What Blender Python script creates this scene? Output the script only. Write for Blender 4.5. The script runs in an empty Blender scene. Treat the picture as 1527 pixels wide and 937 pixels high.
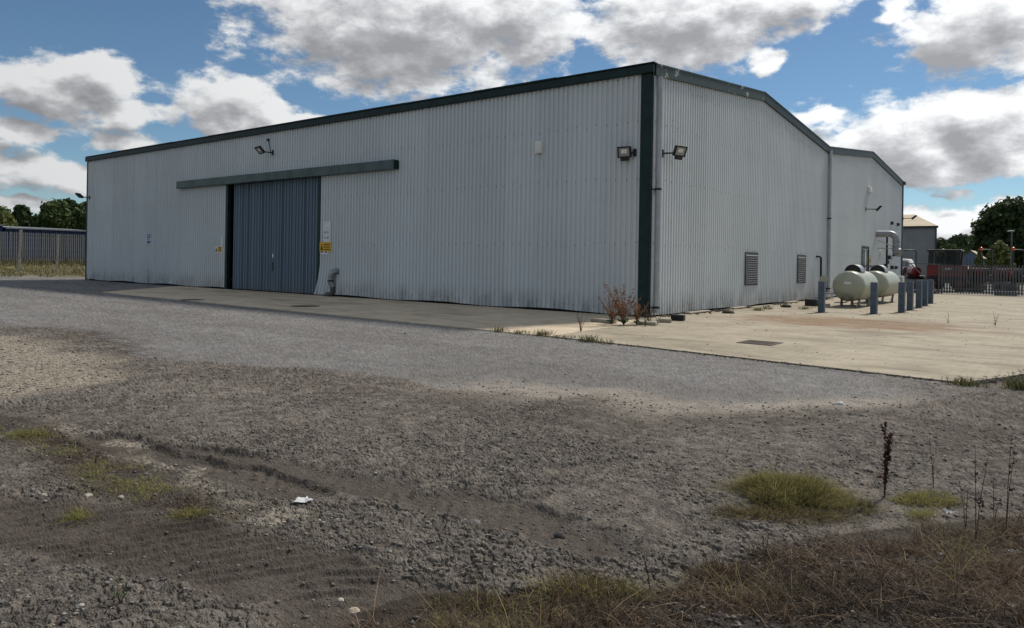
import bpy, math, random
import numpy as np
from mathutils import Vector, Matrix

random.seed(7)
rng = np.random.default_rng(7)
scene = bpy.context.scene
COL = scene.collection
rad = math.radians

# ------------------------------------------------------------------ camera
EYE = 1.6
FOC, PX, PY, ROLL = 1105.0, 763.5, 388.7, rad(0.954)      # in pixels of the 1527 x 937 photograph
R2 = np.array([0.789, 0.614]); R2 /= np.linalg.norm(R2)    # camera's right and forward in plan
F2 = np.array([-R2[1], R2[0]])
CAMP = np.array([10.099, -19.495])
cd = bpy.data.cameras.new('camera')
cam = bpy.data.objects.new('camera', cd); COL.objects.link(cam)
cd.sensor_width = 36; cd.lens = FOC / 1527 * 36
cd.shift_y = -(468.5 - PY) / 1527
cd.clip_start = 0.05; cd.clip_end = 6000
r3 = Vector((R2[0], R2[1], 0)); u3 = Vector((0, 0, 1)); f3 = Vector((F2[0], F2[1], 0))
rr = r3 * math.cos(ROLL) + u3 * math.sin(ROLL)
uu = -r3 * math.sin(ROLL) + u3 * math.cos(ROLL)
M = Matrix((rr, uu, -f3)).transposed().to_4x4()
M.translation = (CAMP[0], CAMP[1], EYE)
cam.matrix_world = M
scene.camera = cam

def uv(x, y):
    dx, dy = x - PX, y - PY
    return dx * math.cos(ROLL) + dy * math.sin(ROLL), -dx * math.sin(ROLL) + dy * math.cos(ROLL)
def gp(x, y, z=0.0):
    """point of the ground plane that the photograph shows at a pixel"""
    u, v = uv(x, y); d = (EYE - z) * FOC / v
    p = CAMP + u / FOC * d * R2 + d * F2
    return float(p[0]), float(p[1])
def on_y(x, y, Y):
    u, v = uv(x, y); dr = u / FOC * R2 + F2; t = (Y - CAMP[1]) / dr[1]
    return float(CAMP[0] + dr[0] * t), float(EYE - v / FOC * t)
def on_x(x, y, X):
    u, v = uv(x, y); dr = u / FOC * R2 + F2; t = (X - CAMP[0]) / dr[0]
    return float(CAMP[1] + dr[1] * t), float(EYE - v / FOC * t)
def at_depth(x, y, d):
    u, v = uv(x, y); p = CAMP + u / FOC * d * R2 + d * F2
    return float(p[0]), float(p[1]), float(EYE - v / FOC * d)

# ------------------------------------------------------------------ sun, sky, exposure
SUN_AZ, SUN_EL = rad(82), rad(46.5)          # azimuth counted from +X towards +Y
sd = bpy.data.lights.new('sun', 'SUN'); sd.energy = 2.8; sd.angle = rad(5.0); sd.color = (1.0, 0.93, 0.84)
sun = bpy.data.objects.new('sun', sd); COL.objects.link(sun)
svec = Vector((math.cos(SUN_EL) * math.cos(SUN_AZ), math.cos(SUN_EL) * math.sin(SUN_AZ), math.sin(SUN_EL)))
sun.rotation_euler = svec.to_track_quat('Z', 'Y').to_euler()
sun.location = (20, 20, 40)

world = bpy.data.worlds.new('World'); scene.world = world; world.use_nodes = True
SKY_STRENGTH = 0.08
CLOUDS = [   # photograph pixel of each cloud's centre, half width, half height, weight
    (600, 40, 275, 105, 1.15), (770, 30, 130, 90, 1.05), (1030, 25, 195, 78, 1.15), (1190, 5, 100, 45, .95),
    (1440, 50, 135, 80, 1.05), (1500, 25, 110, 80, 1.0), (1330, 10, 34, 20, .8), (1140, 82, 50, 16, .7),
    (1350, 205, 165, 66, 1.1), (1490, 190, 130, 62, 1.1), (1420, 250, 170, 34, 1.0), (1220, 168, 60, 24, .8),
    (1410, 288, 50, 14, .75), (1400, 335, 110, 26, .85), (1510, 318, 70, 26, .95), (1460, 360, 160, 22, .9),
    (70, 125, 130, 56, 1.1), (165, 105, 85, 40, .95), (205, 165, 80, 28, .9), (35, 185, 82, 26, .9),
    (330, 155, 95, 46, 1.0), (430, 178, 120, 26, .95), (190, 213, 75, 22, .9), (50, 250, 110, 36, 1.05),
    (120, 268, 90, 28, .85), (60, 302, 80, 14, .75), (-60, 225, 120, 40, 1.0), (20, 328, 120, 16, .8)]
def az_el(x, y):
    u, v = uv(x, y)
    return math.atan2(u, FOC), math.atan2(-v, math.hypot(u, FOC))
def build_sky():
    nt = world.node_tree; N, L = nt.nodes, nt.links; N.clear()
    def math_node(tree, op, a, b=None, c=None, clamp=False):
        n = tree.nodes.new('ShaderNodeMath'); n.operation = op; n.use_clamp = clamp
        for i, s in enumerate((a, b, c)):
            if s is None: continue
            if isinstance(s, (int, float)): n.inputs[i].default_value = s
            else: tree.links.new(s, n.inputs[i])
        return n.outputs[0]
    # group: cloud field from (azimuth offset, elevation)
    g = bpy.data.node_groups.new('cloud_field', 'ShaderNodeTree')
    g.interface.new_socket('P', in_out='INPUT', socket_type='NodeSocketVector')
    g.interface.new_socket('Field', in_out='OUTPUT', socket_type='NodeSocketFloat'); g.interface.new_socket('Body', in_out='OUTPUT', socket_type='NodeSocketFloat')
    gi = g.nodes.new('NodeGroupInput'); go = g.nodes.new('NodeGroupOutput')
    # warp the coordinates so outlines billow
    w1 = g.nodes.new('ShaderNodeTexNoise'); w1.inputs['Scale'].default_value = 9; w1.inputs['Detail'].default_value = 3
    w1.inputs['Roughness'].default_value = .6
    st = g.nodes.new('ShaderNodeVectorMath'); st.operation = 'MULTIPLY'; st.inputs[1].default_value = (1, 1.7, 1)
    g.links.new(gi.outputs[0], st.inputs[0]); g.links.new(st.outputs[0], w1.inputs['Vector'])
    ws = g.nodes.new('ShaderNodeVectorMath'); ws.operation = 'SUBTRACT'; ws.inputs[1].default_value = (.5, .5, .5)
    g.links.new(w1.outputs['Color'], ws.inputs[0])
    wm = g.nodes.new('ShaderNodeVectorMath'); wm.operation = 'MULTIPLY'; wm.inputs[1].default_value = (.11, .07, 0)
    g.links.new(ws.outputs[0], wm.inputs[0])
    wa = g.nodes.new('ShaderNodeVectorMath'); wa.operation = 'ADD'
    g.links.new(gi.outputs[0], wa.inputs[0]); g.links.new(wm.outputs[0], wa.inputs[1])
    field = None
    for (x, y, rx, ry, wgt) in CLOUDS:
        a, e = az_el(x, y)
        k = math.cos(a) ** 2
        sa, se = rx / FOC * k * .98, ry / FOC * math.cos(a) * .98
        s = g.nodes.new('ShaderNodeVectorMath'); s.operation = 'SUBTRACT'; s.inputs[1].default_value = (a, e, 0)
        g.links.new(wa.outputs[0], s.inputs[0])
        m = g.nodes.new('ShaderNodeVectorMath'); m.operation = 'MULTIPLY'; m.inputs[1].default_value = (1 / sa, 1 / se, 0)
        g.links.new(s.outputs[0], m.inputs[0])
        ln = g.nodes.new('ShaderNodeVectorMath'); ln.operation = 'LENGTH'; g.links.new(m.outputs[0], ln.inputs[0])
        b = math_node(g, 'MULTIPLY_ADD', ln.outputs['Value'], -wgt, wgt)
        if field is None: field = b
        else:
            n = g.nodes.new('ShaderNodeMath'); n.operation = 'SMOOTH_MAX'; n.inputs[2].default_value = .18
            g.links.new(field, n.inputs[0]); g.links.new(b, n.inputs[1]); field = n.outputs[0]
    # the rest of the sky carries the same kind of broken cloud
    gen = g.nodes.new('ShaderNodeTexNoise'); gen.inputs['Scale'].default_value = 3.2; gen.inputs['Detail'].default_value = 2
    g.links.new(st.outputs[0], gen.inputs['Vector'])
    genf = math_node(g, 'MULTIPLY_ADD', gen.outputs['Fac'], 4.5, -2.15)
    sp = g.nodes.new('ShaderNodeSeparateXYZ'); g.links.new(gi.outputs[0], sp.inputs[0])
    # outside the part of the sky seen in the photograph
    oa = math_node(g, 'ABSOLUTE', sp.outputs[0]); oa = math_node(g, 'SUBTRACT', oa, .70)
    oe = math_node(g, 'SUBTRACT', sp.outputs[1], .36)
    out = math_node(g, 'MAXIMUM', oa, oe); out = math_node(g, 'MULTIPLY', out, 12, clamp=True)
    genf = math_node(g, 'MULTIPLY_ADD', out, 1.2, math_node(g, 'SUBTRACT', genf, 1.2))
    genf = math_node(g, 'MAXIMUM', genf, -1.0)
    field = math_node(g, 'MAXIMUM', field, genf)
    det = g.nodes.new('ShaderNodeTexNoise'); det.inputs['Scale'].default_value = 17; det.inputs['Detail'].default_value = 6
    det.inputs['Roughness'].default_value = .62; g.links.new(st.outputs[0], det.inputs['Vector'])
    dn = math_node(g, 'MULTIPLY_ADD', det.outputs['Fac'], 1.9, -.95)
    g.links.new(math_node(g, 'MULTIPLY_ADD', dn, .75, field), go.inputs[1])
    field = math_node(g, 'ADD', field, dn)
    g.links.new(field, go.inputs[0])

    tc = N.new('ShaderNodeTexCoord')
    sep = N.new('ShaderNodeSeparateXYZ')
    nrm = N.new('ShaderNodeVectorMath'); nrm.operation = 'NORMALIZE'; L.new(tc.outputs['Generated'], nrm.inputs[0])
    dr = N.new('ShaderNodeVectorMath'); dr.operation = 'DOT_PRODUCT'; dr.inputs[1].default_value = (R2[0], R2[1], 0)
    df = N.new('ShaderNodeVectorMath'); df.operation = 'DOT_PRODUCT'; df.inputs[1].default_value = (F2[0], F2[1], 0)
    L.new(nrm.outputs[0], dr.inputs[0]); L.new(nrm.outputs[0], df.inputs[0]); L.new(nrm.outputs[0], sep.inputs[0])
    az = math_node(nt, 'ARCTAN2', dr.outputs['Value'], df.outputs['Value'])
    el = math_node(nt, 'ARCSINE', sep.outputs[2])
    cb = N.new('ShaderNodeCombineXYZ'); L.new(az, cb.inputs[0]); L.new(el, cb.inputs[1])
    g1 = N.new('ShaderNodeGroup'); g1.node_tree = g; L.new(cb.outputs[0], g1.inputs[0])
    off = N.new('ShaderNodeVectorMath'); off.operation = 'ADD'; off.inputs[1].default_value = (.014, .026, 0)
    L.new(cb.outputs[0], off.inputs[0])
    g2 = N.new('ShaderNodeGroup'); g2.node_tree = g; L.new(off.outputs[0], g2.inputs[0])
    def ramp(val, a, b, x=0., y=1.):
        n = N.new('ShaderNodeMapRange'); n.interpolation_type = 'SMOOTHSTEP'
        n.inputs['From Min'].default_value = a; n.inputs['From Max'].default_value = b
        n.inputs['To Min'].default_value = x; n.inputs['To Max'].default_value = y
        L.new(val, n.inputs['Value']); return n.outputs['Result']
    cover = ramp(g1.outputs[0], -.05, .36)
    thick = ramp(g2.outputs[1], -.05, .95)        # cloud between this point and the light
    depth = ramp(g1.outputs[1], .10, 1.05)
    rel = math_node(nt, 'SUBTRACT', g2.outputs[0], g1.outputs[0])       # relief: more cloud towards the light is shade
    shade = math_node(nt, 'MULTIPLY_ADD', depth, .24, math_node(nt, 'MULTIPLY', thick, .46))
    shade = math_node(nt, 'MULTIPLY_ADD', rel, .70, math_node(nt, 'ADD', shade, .13), clamp=True)
    cr = N.new('ShaderNodeValToRGB'); L.new(shade, cr.inputs[0])
    e = cr.color_ramp; e.elements[0].color = (.57, .58, .585, 1); e.elements[1].color = (.205, .21, .222, 1)
    e.elements.new(.30).color = (.445, .455, .465, 1); e.elements.new(.65).color = (.295, .302, .315, 1)
    sky = N.new('ShaderNodeTexSky'); sky.sky_type = 'NISHITA'; sky.sun_disc = False
    sky.sun_elevation = SUN_EL; sky.sun_rotation = math.pi / 2 - SUN_AZ
    sky.altitude = 1200; sky.air_density = 1.0; sky.dust_density = .15; sky.ozone_density = 3.0
    sc = N.new('ShaderNodeVectorMath'); sc.operation = 'MULTIPLY'; sc.inputs[1].default_value = (SKY_STRENGTH * .66, SKY_STRENGTH * .75, SKY_STRENGTH * .75)
    L.new(sky.outputs[0], sc.inputs[0])
    # clouds scatter more light forwards, so those nearer the sun are brighter
    ds = N.new('ShaderNodeVectorMath'); ds.operation = 'DOT_PRODUCT'; ds.inputs[1].default_value = tuple(svec); L.new(nrm.outputs[0], ds.inputs[0])
    fwd = ramp(ds.outputs['Value'], .1, 1.0, .92, 1.42)
    cs = N.new('ShaderNodeVectorMath'); cs.operation = 'SCALE'; L.new(cr.outputs[0], cs.inputs[0]); L.new(fwd, cs.inputs['Scale'])
    mx = N.new('ShaderNodeMix'); mx.data_type = 'RGBA'
    L.new(cover, mx.inputs['Factor']); L.new(sc.outputs[0], mx.inputs[6]); L.new(cs.outputs[0], mx.inputs[7])
    # clouds stop at the horizon
    hz = ramp(el, .004, .03)
    fac = math_node(nt, 'MULTIPLY', cover, hz); L.new(fac, mx.inputs['Factor'])
    bg = N.new('ShaderNodeBackground'); bg.inputs['Strength'].default_value = 1.0
    L.new(mx.outputs[2], bg.inputs['Color'])
    o = N.new('ShaderNodeOutputWorld'); L.new(bg.outputs[0], o.inputs['Surface'])
build_sky()
world.cycles.sampling_method = 'MANUAL'; world.cycles.sample_map_resolution = 512
vs = scene.view_settings
vs.view_transform = 'Standard'; vs.look = 'None'; vs.gamma = 1; vs.exposure = 0.40; vs.use_curve_mapping = False
scene.cycles.max_bounces = 5; scene.cycles.diffuse_bounces = 2; scene.cycles.glossy_bounces = 2; scene.cycles.transmission_bounces = 3
scene.cycles.caustics_reflective = False; scene.cycles.caustics_refractive = False

# ------------------------------------------------------------------ helpers: meshes
class MB:
    def __init__(s): s.v = []; s.f = []
    def add(s, vs_, fs):
        b = len(s.v); s.v.extend([tuple(map(float, q)) for q in vs_]); s.f.extend([tuple(b + i for i in q) for q in fs]); return s
    def box(s, x0, x1, y0, y1, z0, z1):
        return s.add([(x0, y0, z0), (x1, y0, z0), (x1, y1, z0), (x0, y1, z0), (x0, y0, z1), (x1, y0, z1), (x1, y1, z1), (x0, y1, z1)],
                     [(0, 3, 2, 1), (4, 5, 6, 7), (0, 1, 5, 4), (1, 2, 6, 5), (2, 3, 7, 6), (3, 0, 4, 7)])
    def bar(s, a, b, w, h=None, up=(0, 0, 1)):
        a, b = Vector(a), Vector(b); h = h or w; d = (b - a).normalized(); up = Vector(up)
        if abs(d.dot(up)) > .98: up = Vector((0, 1, 0))
        x = d.cross(up).normalized(); y = x.cross(d)
        q = [p + x * sx * w / 2 + y * sy * h / 2 for p in (a, b) for sx, sy in ((-1, -1), (1, -1), (1, 1), (-1, 1))]
        return s.add(q, [(0, 1, 2, 3), (7, 6, 5, 4), (0, 4, 5, 1), (1, 5, 6, 2), (2, 6, 7, 3), (3, 7, 4, 0)])
    def tube(s, pts, r, n=10, cap=True):
        pts = [Vector(p) for p in pts]; m = len(pts)
        rs = r if isinstance(r, (list, tuple)) else [r] * m
        base = len(s.v); px = None
        for i, p in enumerate(pts):
            d = (pts[min(i + 1, m - 1)] - pts[max(i - 1, 0)]).normalized()
            if px is None:
                up = Vector((0, 0, 1)) if abs(d.z) < .9 else Vector((1, 0, 0))
                px = d.cross(up).normalized()
            else: px = (px - d * px.dot(d)).normalized()
            py = d.cross(px)
            for k in range(n):
                t = 2 * math.pi * k / n; q = p + (px * math.cos(t) + py * math.sin(t)) * rs[i]; s.v.append(tuple(q))
        for i in range(m - 1):
            for k in range(n):
                a, b = base + i * n + k, base + i * n + (k + 1) % n
                s.f.append((a, b, b + n, a + n))
        if cap:
            s.f.append(tuple(base + k for k in range(n))[::-1]); s.f.append(tuple(base + (m - 1) * n + k for k in range(n)))
        return s
    def prism(s, poly, z0, z1):
        n = len(poly)
        s.add([(x, y, z0) for x, y in poly] + [(x, y, z1) for x, y in poly],
              [tuple(range(n))[::-1], tuple(range(n, 2 * n))] + [(i, (i + 1) % n, n + (i + 1) % n, n + i) for i in range(n)])
        return s
    def mesh(s, name):
        m = bpy.data.meshes.new(name); m.from_pydata(s.v, [], s.f); m.update(); return m
    def build(s, name, mat, parent=None, smooth=False, bevel=0, world_coords=True):
        if parent is not None and world_coords:
            o = parent.get('_o', (0, 0, 0)); s.v = [(x - o[0], y - o[1], z - o[2]) for x, y, z in s.v]
        m = s.mesh(name); m.materials.append(mat)
        if smooth: m.polygons.foreach_set('use_smooth', [True] * len(m.polygons))
        ob = bpy.data.objects.new(name, m); COL.objects.link(ob)
        if parent is not None:
            ob.parent = parent
            if world_coords: ob['_o'] = parent.get('_o', (0, 0, 0))
        if bevel:
            b = ob.modifiers.new('bevel', 'BEVEL'); b.width = bevel; b.segments = 2; b.limit_method = 'ANGLE'
        if smooth:
            try: m.set_sharp_from_angle(angle=rad(45))
            except Exception: pass
        return ob
def tag(o, label=None, cat=None, group=None, kind=None):
    if label: o['label'] = label
    if cat: o['category'] = cat
    if group: o['group'] = group
    if kind: o['kind'] = kind
    return o
def thing(name, loc, label, cat, group=None, rz=0.0):
    o = bpy.data.objects.new(name, None); COL.objects.link(o); o.empty_display_size = .2
    o.location = loc; o.rotation_euler.z = rz; o['_o'] = tuple(loc) if rz == 0 else (0, 0, 0)
    return tag(o, label, cat, group)
def link_copy(src, parent, loc=None, rot=None, name=None):
    c = src.copy(); COL.objects.link(c); c.parent = parent
    if loc is not None: c.location = loc
    if rot is not None: c.rotation_euler = rot
    return c
def copy_tree(o, loc, rz=0.0, label=None):
    r = o.copy(); COL.objects.link(r); r.location = loc; r.rotation_euler.z = rz
    if label: r['label'] = label
    for ch in list(o.children):
        c = ch.copy(); COL.objects.link(c); c.parent = r
        for gch in list(ch.children):
            d = gch.copy(); COL.objects.link(d); d.parent = c
    return r

# ------------------------------------------------------------------ helpers: numpy noise
def _h(ix, iy, s):
    n = (ix.astype(np.int64) * 374761393 + iy.astype(np.int64) * 668265263 + s * 974634321) & 0x7fffffff
    n = ((n ^ (n >> 13)) * 1274126177) & 0x7fffffff
    n = ((n ^ (n >> 15)) * 1911520717) & 0x7fffffff
    return ((n ^ (n >> 16)) & 0xffffff) / float(0xffffff)
def vnoise(x, y, s=0):
    ix, iy = np.floor(x), np.floor(y); fx, fy = x - ix, y - iy
    fx = fx * fx * fx * (fx * (fx * 6 - 15) + 10); fy = fy * fy * fy * (fy * (fy * 6 - 15) + 10)
    a, b, c, d = _h(ix, iy, s), _h(ix + 1, iy, s), _h(ix, iy + 1, s), _h(ix + 1, iy + 1, s)
    return (a * (1 - fx) + b * fx) * (1 - fy) + (c * (1 - fx) + d * fx) * fy
def fbm(x, y, o=4, s=0, g=.5):
    t = 0; a = 1; n = 0
    for i in range(o):
        t = t + a * vnoise(x * 2 ** i + 17.3 * i, y * 2 ** i - 9.1 * i, s + i); n += a; a *= g
    return t / n
def worley(x, y, s=0):
    ix, iy = np.floor(x), np.floor(y); f1 = np.full(x.shape, 9.); f2 = f1.copy(); idr = np.zeros(x.shape)
    ox = np.zeros(x.shape); oy = ox.copy()
    for i in (-1, 0, 1):
        for j in (-1, 0, 1):
            cx, cy = ix + i, iy + j
            px, py = cx + _h(cx, cy, s), cy + _h(cx, cy, s + 50)
            d = np.hypot(x - px, y - py); r = _h(cx, cy, s + 99)
            nearer = d < f1
            f2 = np.where(nearer, f1, np.minimum(f2, d)); f1 = np.where(nearer, d, f1)
            idr = np.where(nearer, r, idr); ox = np.where(nearer, x - px, ox); oy = np.where(nearer, y - py, oy)
    return f1, f2, idr, ox, oy
def sstep(a, b, x):
    t = np.clip((x - a) / (b - a), 0, 1); return t * t * (3 - 2 * t)
def dist_line(x, y, pts):
    """distance to a polyline and length along it"""
    best = np.full(np.shape(x), 1e9); along = np.zeros(np.shape(x)); side = np.zeros(np.shape(x)); acc = 0.
    for (x0, y0), (x1, y1) in zip(pts[:-1], pts[1:]):
        dx, dy = x1 - x0, y1 - y0; l = math.hypot(dx, dy)
        t = np.clip(((x - x0) * dx + (y - y0) * dy) / (l * l), 0, 1)
        d = np.hypot(x - x0 - t * dx, y - y0 - t * dy); m = d < best
        sd_ = ((x - x0) * dy - (y - y0) * dx) / l
        best = np.where(m, d, best); along = np.where(m, acc + t * l, along); side = np.where(m, sd_, side); acc += l
    return best, along, side
def in_poly(x, y, poly):
    r = np.zeros(np.shape(x), bool); n = len(poly)
    for i in range(n):
        (x0, y0), (x1, y1) = poly[i], poly[(i + 1) % n]
        if y0 == y1: continue
        c = ((y0 > y) != (y1 > y)) & (x < (x1 - x0) * (y - y0) / (y1 - y0) + x0)
        r ^= c
    return r

# ------------------------------------------------------------------ helpers: materials
class Mat:
    def __init__(s, name, rough=.6, metal=0., spec=.4):
        s.m = bpy.data.materials.new(name); s.m.use_nodes = True; s.t = s.m.node_tree
        s.b = s.t.nodes['Principled BSDF']; s.b.inputs['Roughness'].default_value = rough
        s.b.inputs['Metallic'].default_value = metal; s.b.inputs['Specular IOR Level'].default_value = spec
        s._p = {}
    def n(s, kind, **kw):
        n = s.t.nodes.new(kind)
        for k, v in kw.items():
            if hasattr(n, k): setattr(n, k, v)
        return n
    def link(s, a, b): s.t.links.new(a, b)
    def coord(s, which='Object'):
        if which not in s._p:
            if which == 'World': s._p[which] = s.n('ShaderNodeNewGeometry').outputs['Position']
            else: s._p[which] = s.n('ShaderNodeTexCoord').outputs[which]
        return s._p[which]
    def noise(s, scale, detail=4, rough=.55, co='Object', stretch=None, dist=0.):
        n = s.n('ShaderNodeTexNoise'); n.inputs['Scale'].default_value = scale; n.inputs['Detail'].default_value = detail
        n.inputs['Roughness'].default_value = rough; n.inputs['Distortion'].default_value = dist
        c = s.coord(co)
        if stretch:
            m = s.n('ShaderNodeVectorMath', operation='MULTIPLY'); m.inputs[1].default_value = stretch; s.link(c, m.inputs[0]); c = m.outputs[0]
        s.link(c, n.inputs['Vector']); return n.outputs['Fac']
    def vor(s, scale, feature='F1', co='Object', out='Distance'):
        n = s.n('ShaderNodeTexVoronoi', feature=feature); n.inputs['Scale'].default_value = scale
        s.link(s.coord(co), n.inputs['Vector']); return n.outputs[out]
    def attr(s, name, out='Fac'):
        n = s.n('ShaderNodeAttribute'); n.attribute_name = name; return n.outputs[out]
    def ramp(s, val, a, b, x=0., y=1.):
        n = s.n('ShaderNodeMapRange'); n.interpolation_type = 'SMOOTHSTEP'
        for k, q in (('From Min', a), ('From Max', b), ('To Min', x), ('To Max', y)): n.inputs[k].default_value = q
        s.link(val, n.inputs['Value']); return n.outputs['Result']
    def math(s, op, a, b=None, clamp=False):
        n = s.n('ShaderNodeMath', operation=op); n.use_clamp = clamp
        for i, q in enumerate((a, b)):
            if q is None: continue
            if isinstance(q, (int, float)): n.inputs[i].default_value = q
            else: s.link(q, n.inputs[i])
        return n.outputs[0]
    def mix(s, fac, a, b, mode='MIX'):
        n = s.n('ShaderNodeMix', data_type='RGBA', blend_type=mode)
        for k, q in ((0, fac), (6, a), (7, b)):
            if isinstance(q, (int, float)): n.inputs[k].default_value = q
            elif isinstance(q, tuple): n.inputs[k].default_value = (*q, 1)
            else: s.link(q, n.inputs[k])
        return n.outputs[2]
    def color(s, c):
        if isinstance(c, tuple): s.b.inputs['Base Color'].default_value = (*c, 1)
        else: s.link(c, s.b.inputs['Base Color'])
        return s
    def bump(s, val, strength=.3, distance=.01):
        n = s.n('ShaderNodeBump'); n.inputs['Strength'].default_value = strength; n.inputs['Distance'].default_value = distance
        s.link(val, n.inputs['Height']); s.link(n.outputs[0], s.b.inputs['Normal']); return s
    def rough(s, val): s.link(val, s.b.inputs['Roughness']); return s

def plain(name, c, rough=.6, metal=0., var=.25, scale=6, dirt=None, spec=.4, co='Object'):
    m = Mat(name, rough, metal, spec)
    f = m.ramp(m.noise(scale, 5, .6, co), .3, .7)
    lo = tuple(q * (1 - var) for q in c); hi = tuple(min(1, q * (1 + var * .6)) for q in c)
    col = m.mix(f, lo, hi)
    if dirt: col = m.mix(m.ramp(m.noise(scale * .37, 6, .65, co), .52, .78, 0, dirt[1]), col, dirt[0])
    m.color(col); m.bump(m.noise(scale * 9, 3, .5, co), .08, .004)
    return m.m

def m_cladding(name, base, streak):
    m = Mat(name, .55, 0, .3)
    big = m.ramp(m.noise(.35, 4, .6, 'World'), .35, .65)
    col = m.mix(big, tuple(q * .96 for q in base), tuple(q * 1.02 for q in base))
    st = m.ramp(m.noise(1.0, 6, .7, 'World', (9, 9, .22)), .5, .8, 0, .30)
    col = m.mix(st, col, streak)
    rv = m.n('ShaderNodeObjectInfo').outputs['Random']
    col = m.mix(m.ramp(rv, 0, 1, 0, .22), col, tuple(q * .72 for q in base))
    sx = m.n('ShaderNodeSeparateXYZ'); m.link(m.coord('World'), sx.inputs[0])
    # splashed dirt that fades up from the ground
    low = m.ramp(sx.outputs[2], .05, .9, 1, 0)
    low = m.math('MULTIPLY', low, m.ramp(m.noise(2.2, 6, .7, 'World', (1, 1, .4)), .3, .75, 0, .75))
    col = m.mix(low, col, (.20, .19, .17))
    m.color(col)
    m.rough(m.ramp(m.noise(3, 4, .6, 'World'), .3, .7, .45, .68))
    m.bump(m.noise(1.3, 3, .5, 'World', (1, 1, .5)), .12, .02)
    return m.m

MT = {}
MT['clad'] = m_cladding('grey_cladding', (.63, .67, .69), (.47, .50, .515))
MT['door'] = m_cladding('blue_grey_door_cladding', (.155, .21, .27), (.095, .125, .16))
MT['green'] = plain('dark_green_trim', (.010, .028, .029), .5, var=.3, scale=3, spec=.25)
MT['trackbox'] = plain('weathered_green_track_cover', (.07, .105, .108), .5, var=.3, scale=2, dirt=((.03, .045, .045), .6))
def m_verge():
    m = Mat('peeling_green_trim', .55)
    col = m.mix(m.ramp(m.noise(4, 5), .3, .7), (.012, .03, .028), (.03, .048, .044))
    pk = m.ramp(m.noise(2.6, 6, .6, 'World'), .60, .66)
    sx = m.n('ShaderNodeSeparateXYZ'); m.link(m.coord('World'), sx.inputs[0])
    pk = m.math('MULTIPLY', pk, m.ramp(sx.outputs[1], 7.5, 9.5, 1, .1))
    m.color(m.mix(pk, col, (.42, .44, .42))); return m.m
MT['verge'] = m_verge()
MT['roof'] = plain('grey_roof_sheet', (.26, .27, .27), .6, var=.25, scale=1.2)
MT['dark'] = plain('dark_void', (.012, .012, .013), .9, var=.2)
MT['black'] = plain('black_painted_metal', (.016, .016, .018), .4, var=.3)
MT['white'] = plain('white_plastic', (.80, .79, .75), .5, var=.12, dirt=((.35, .34, .3), .4))
MT['pipe_grey'] = plain('grey_plastic_pipe', (.40, .42, .45), .45, var=.15, scale=2)
MT['galv'] = plain('galvanised_steel', (.30, .31, .32), .45, .6, var=.25, scale=5, dirt=((.2, .2, .2), .5))
MT['galv_fence'] = plain('dull_galvanised_fence', (.17, .178, .185), .55, .3, var=.25, scale=3)
MT['galv_dark'] = plain('weathered_grey_fence', (.115, .12, .125), .55, .25, var=.3, scale=3)
MT['bollard'] = plain('slate_blue_bollard_paint', (.075, .105, .15), .5, var=.3, scale=5, dirt=((.13, .11, .09), .5))
MT['screw'] = plain('screw_heads', (.03, .032, .035), .6)
MT['yellow'] = plain('yellow_sign', (.72, .40, .02), .5, var=.12)
MT['sign_blue'] = plain('blue_sign', (.035, .12, .36), .45, var=.1)
MT['sign_white'] = plain('white_sign', (.70, .72, .74), .45, var=.08)
MT['ink'] = plain('black_ink', (.02, .02, .02), .6)
MT['ink_grey'] = plain('grey_ink', (.22, .26, .30), .6)
def m_glass():
    m = Mat('lamp_glass', .12, 0, .5); m.color((.30, .31, .30)); return m.m
MT['lens'] = m_glass(); MT['slat'] = plain('grey_louvre_slats', (.13, .135, .135), .6)
def m_pane():
    m = Mat('door_glass', .08, 0, .6); m.color((.10, .14, .18)); return m.m
MT['pane'] = m_pane()
MT['red'] = plain('red_machine_paint', (.16, .009, .012), .28, var=.2, scale=2, spec=.5)
MT['orange'] = plain('orange_beacon', (.75, .12, .02), .3, var=.1)
MT['rubber'] = plain('black_rubber', (.02, .02, .02), .8, var=.3)
MT['steel'] = plain('drum_steel', (.22, .21, .20), .4, .6, var=.3)
MT['tanroof'] = plain('sandy_roof_sheet', (.46, .37, .24), .7, var=.15, scale=1)
MT['shedwall'] = plain('dull_grey_shed_cladding', (.22, .235, .24), .6, var=.12, scale=.7)
MT['bluewall'] = plain('dark_blue_corrugated_steel', (.008, .022, .085), .5, var=.3, scale=1.5)
MT['paleblue'] = plain('blue_grey_shed_boards', (.12, .18, .25), .6, var=.2)
MT['wood'] = plain('weathered_grey_wood', (.36, .33, .28), .8, var=.35, scale=8)
MT['kerb'] = plain('worn_concrete_block', (.36, .32, .25), .85, var=.25, scale=5, dirt=((.12, .1, .08), .6))
MT['iron'] = plain('rusty_cast_iron', (.11, .085, .065), .7, .3, var=.4, scale=14)

def m_tank():
    m = Mat('sage_green_tank_paint', .38, 0, .45)
    col = m.mix(m.ramp(m.noise(2.5, 5), .3, .7), (.345, .36, .275), (.41, .42, .33))
    sx = m.n('ShaderNodeSeparateXYZ'); m.link(m.coord('World'), sx.inputs[0])
    grime = m.math('MULTIPLY', m.ramp(sx.outputs[2], .2, .75, 1, 0), m.ramp(m.noise(5, 6, .7, 'World', (1, 1, .35)), .3, .6, 0, .95))
    col = m.mix(grime, col, (.07, .065, .05))
    m.color(col); m.bump(m.noise(2, 3), .1, .02); return m.m
MT['tank'] = m_tank()

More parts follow.
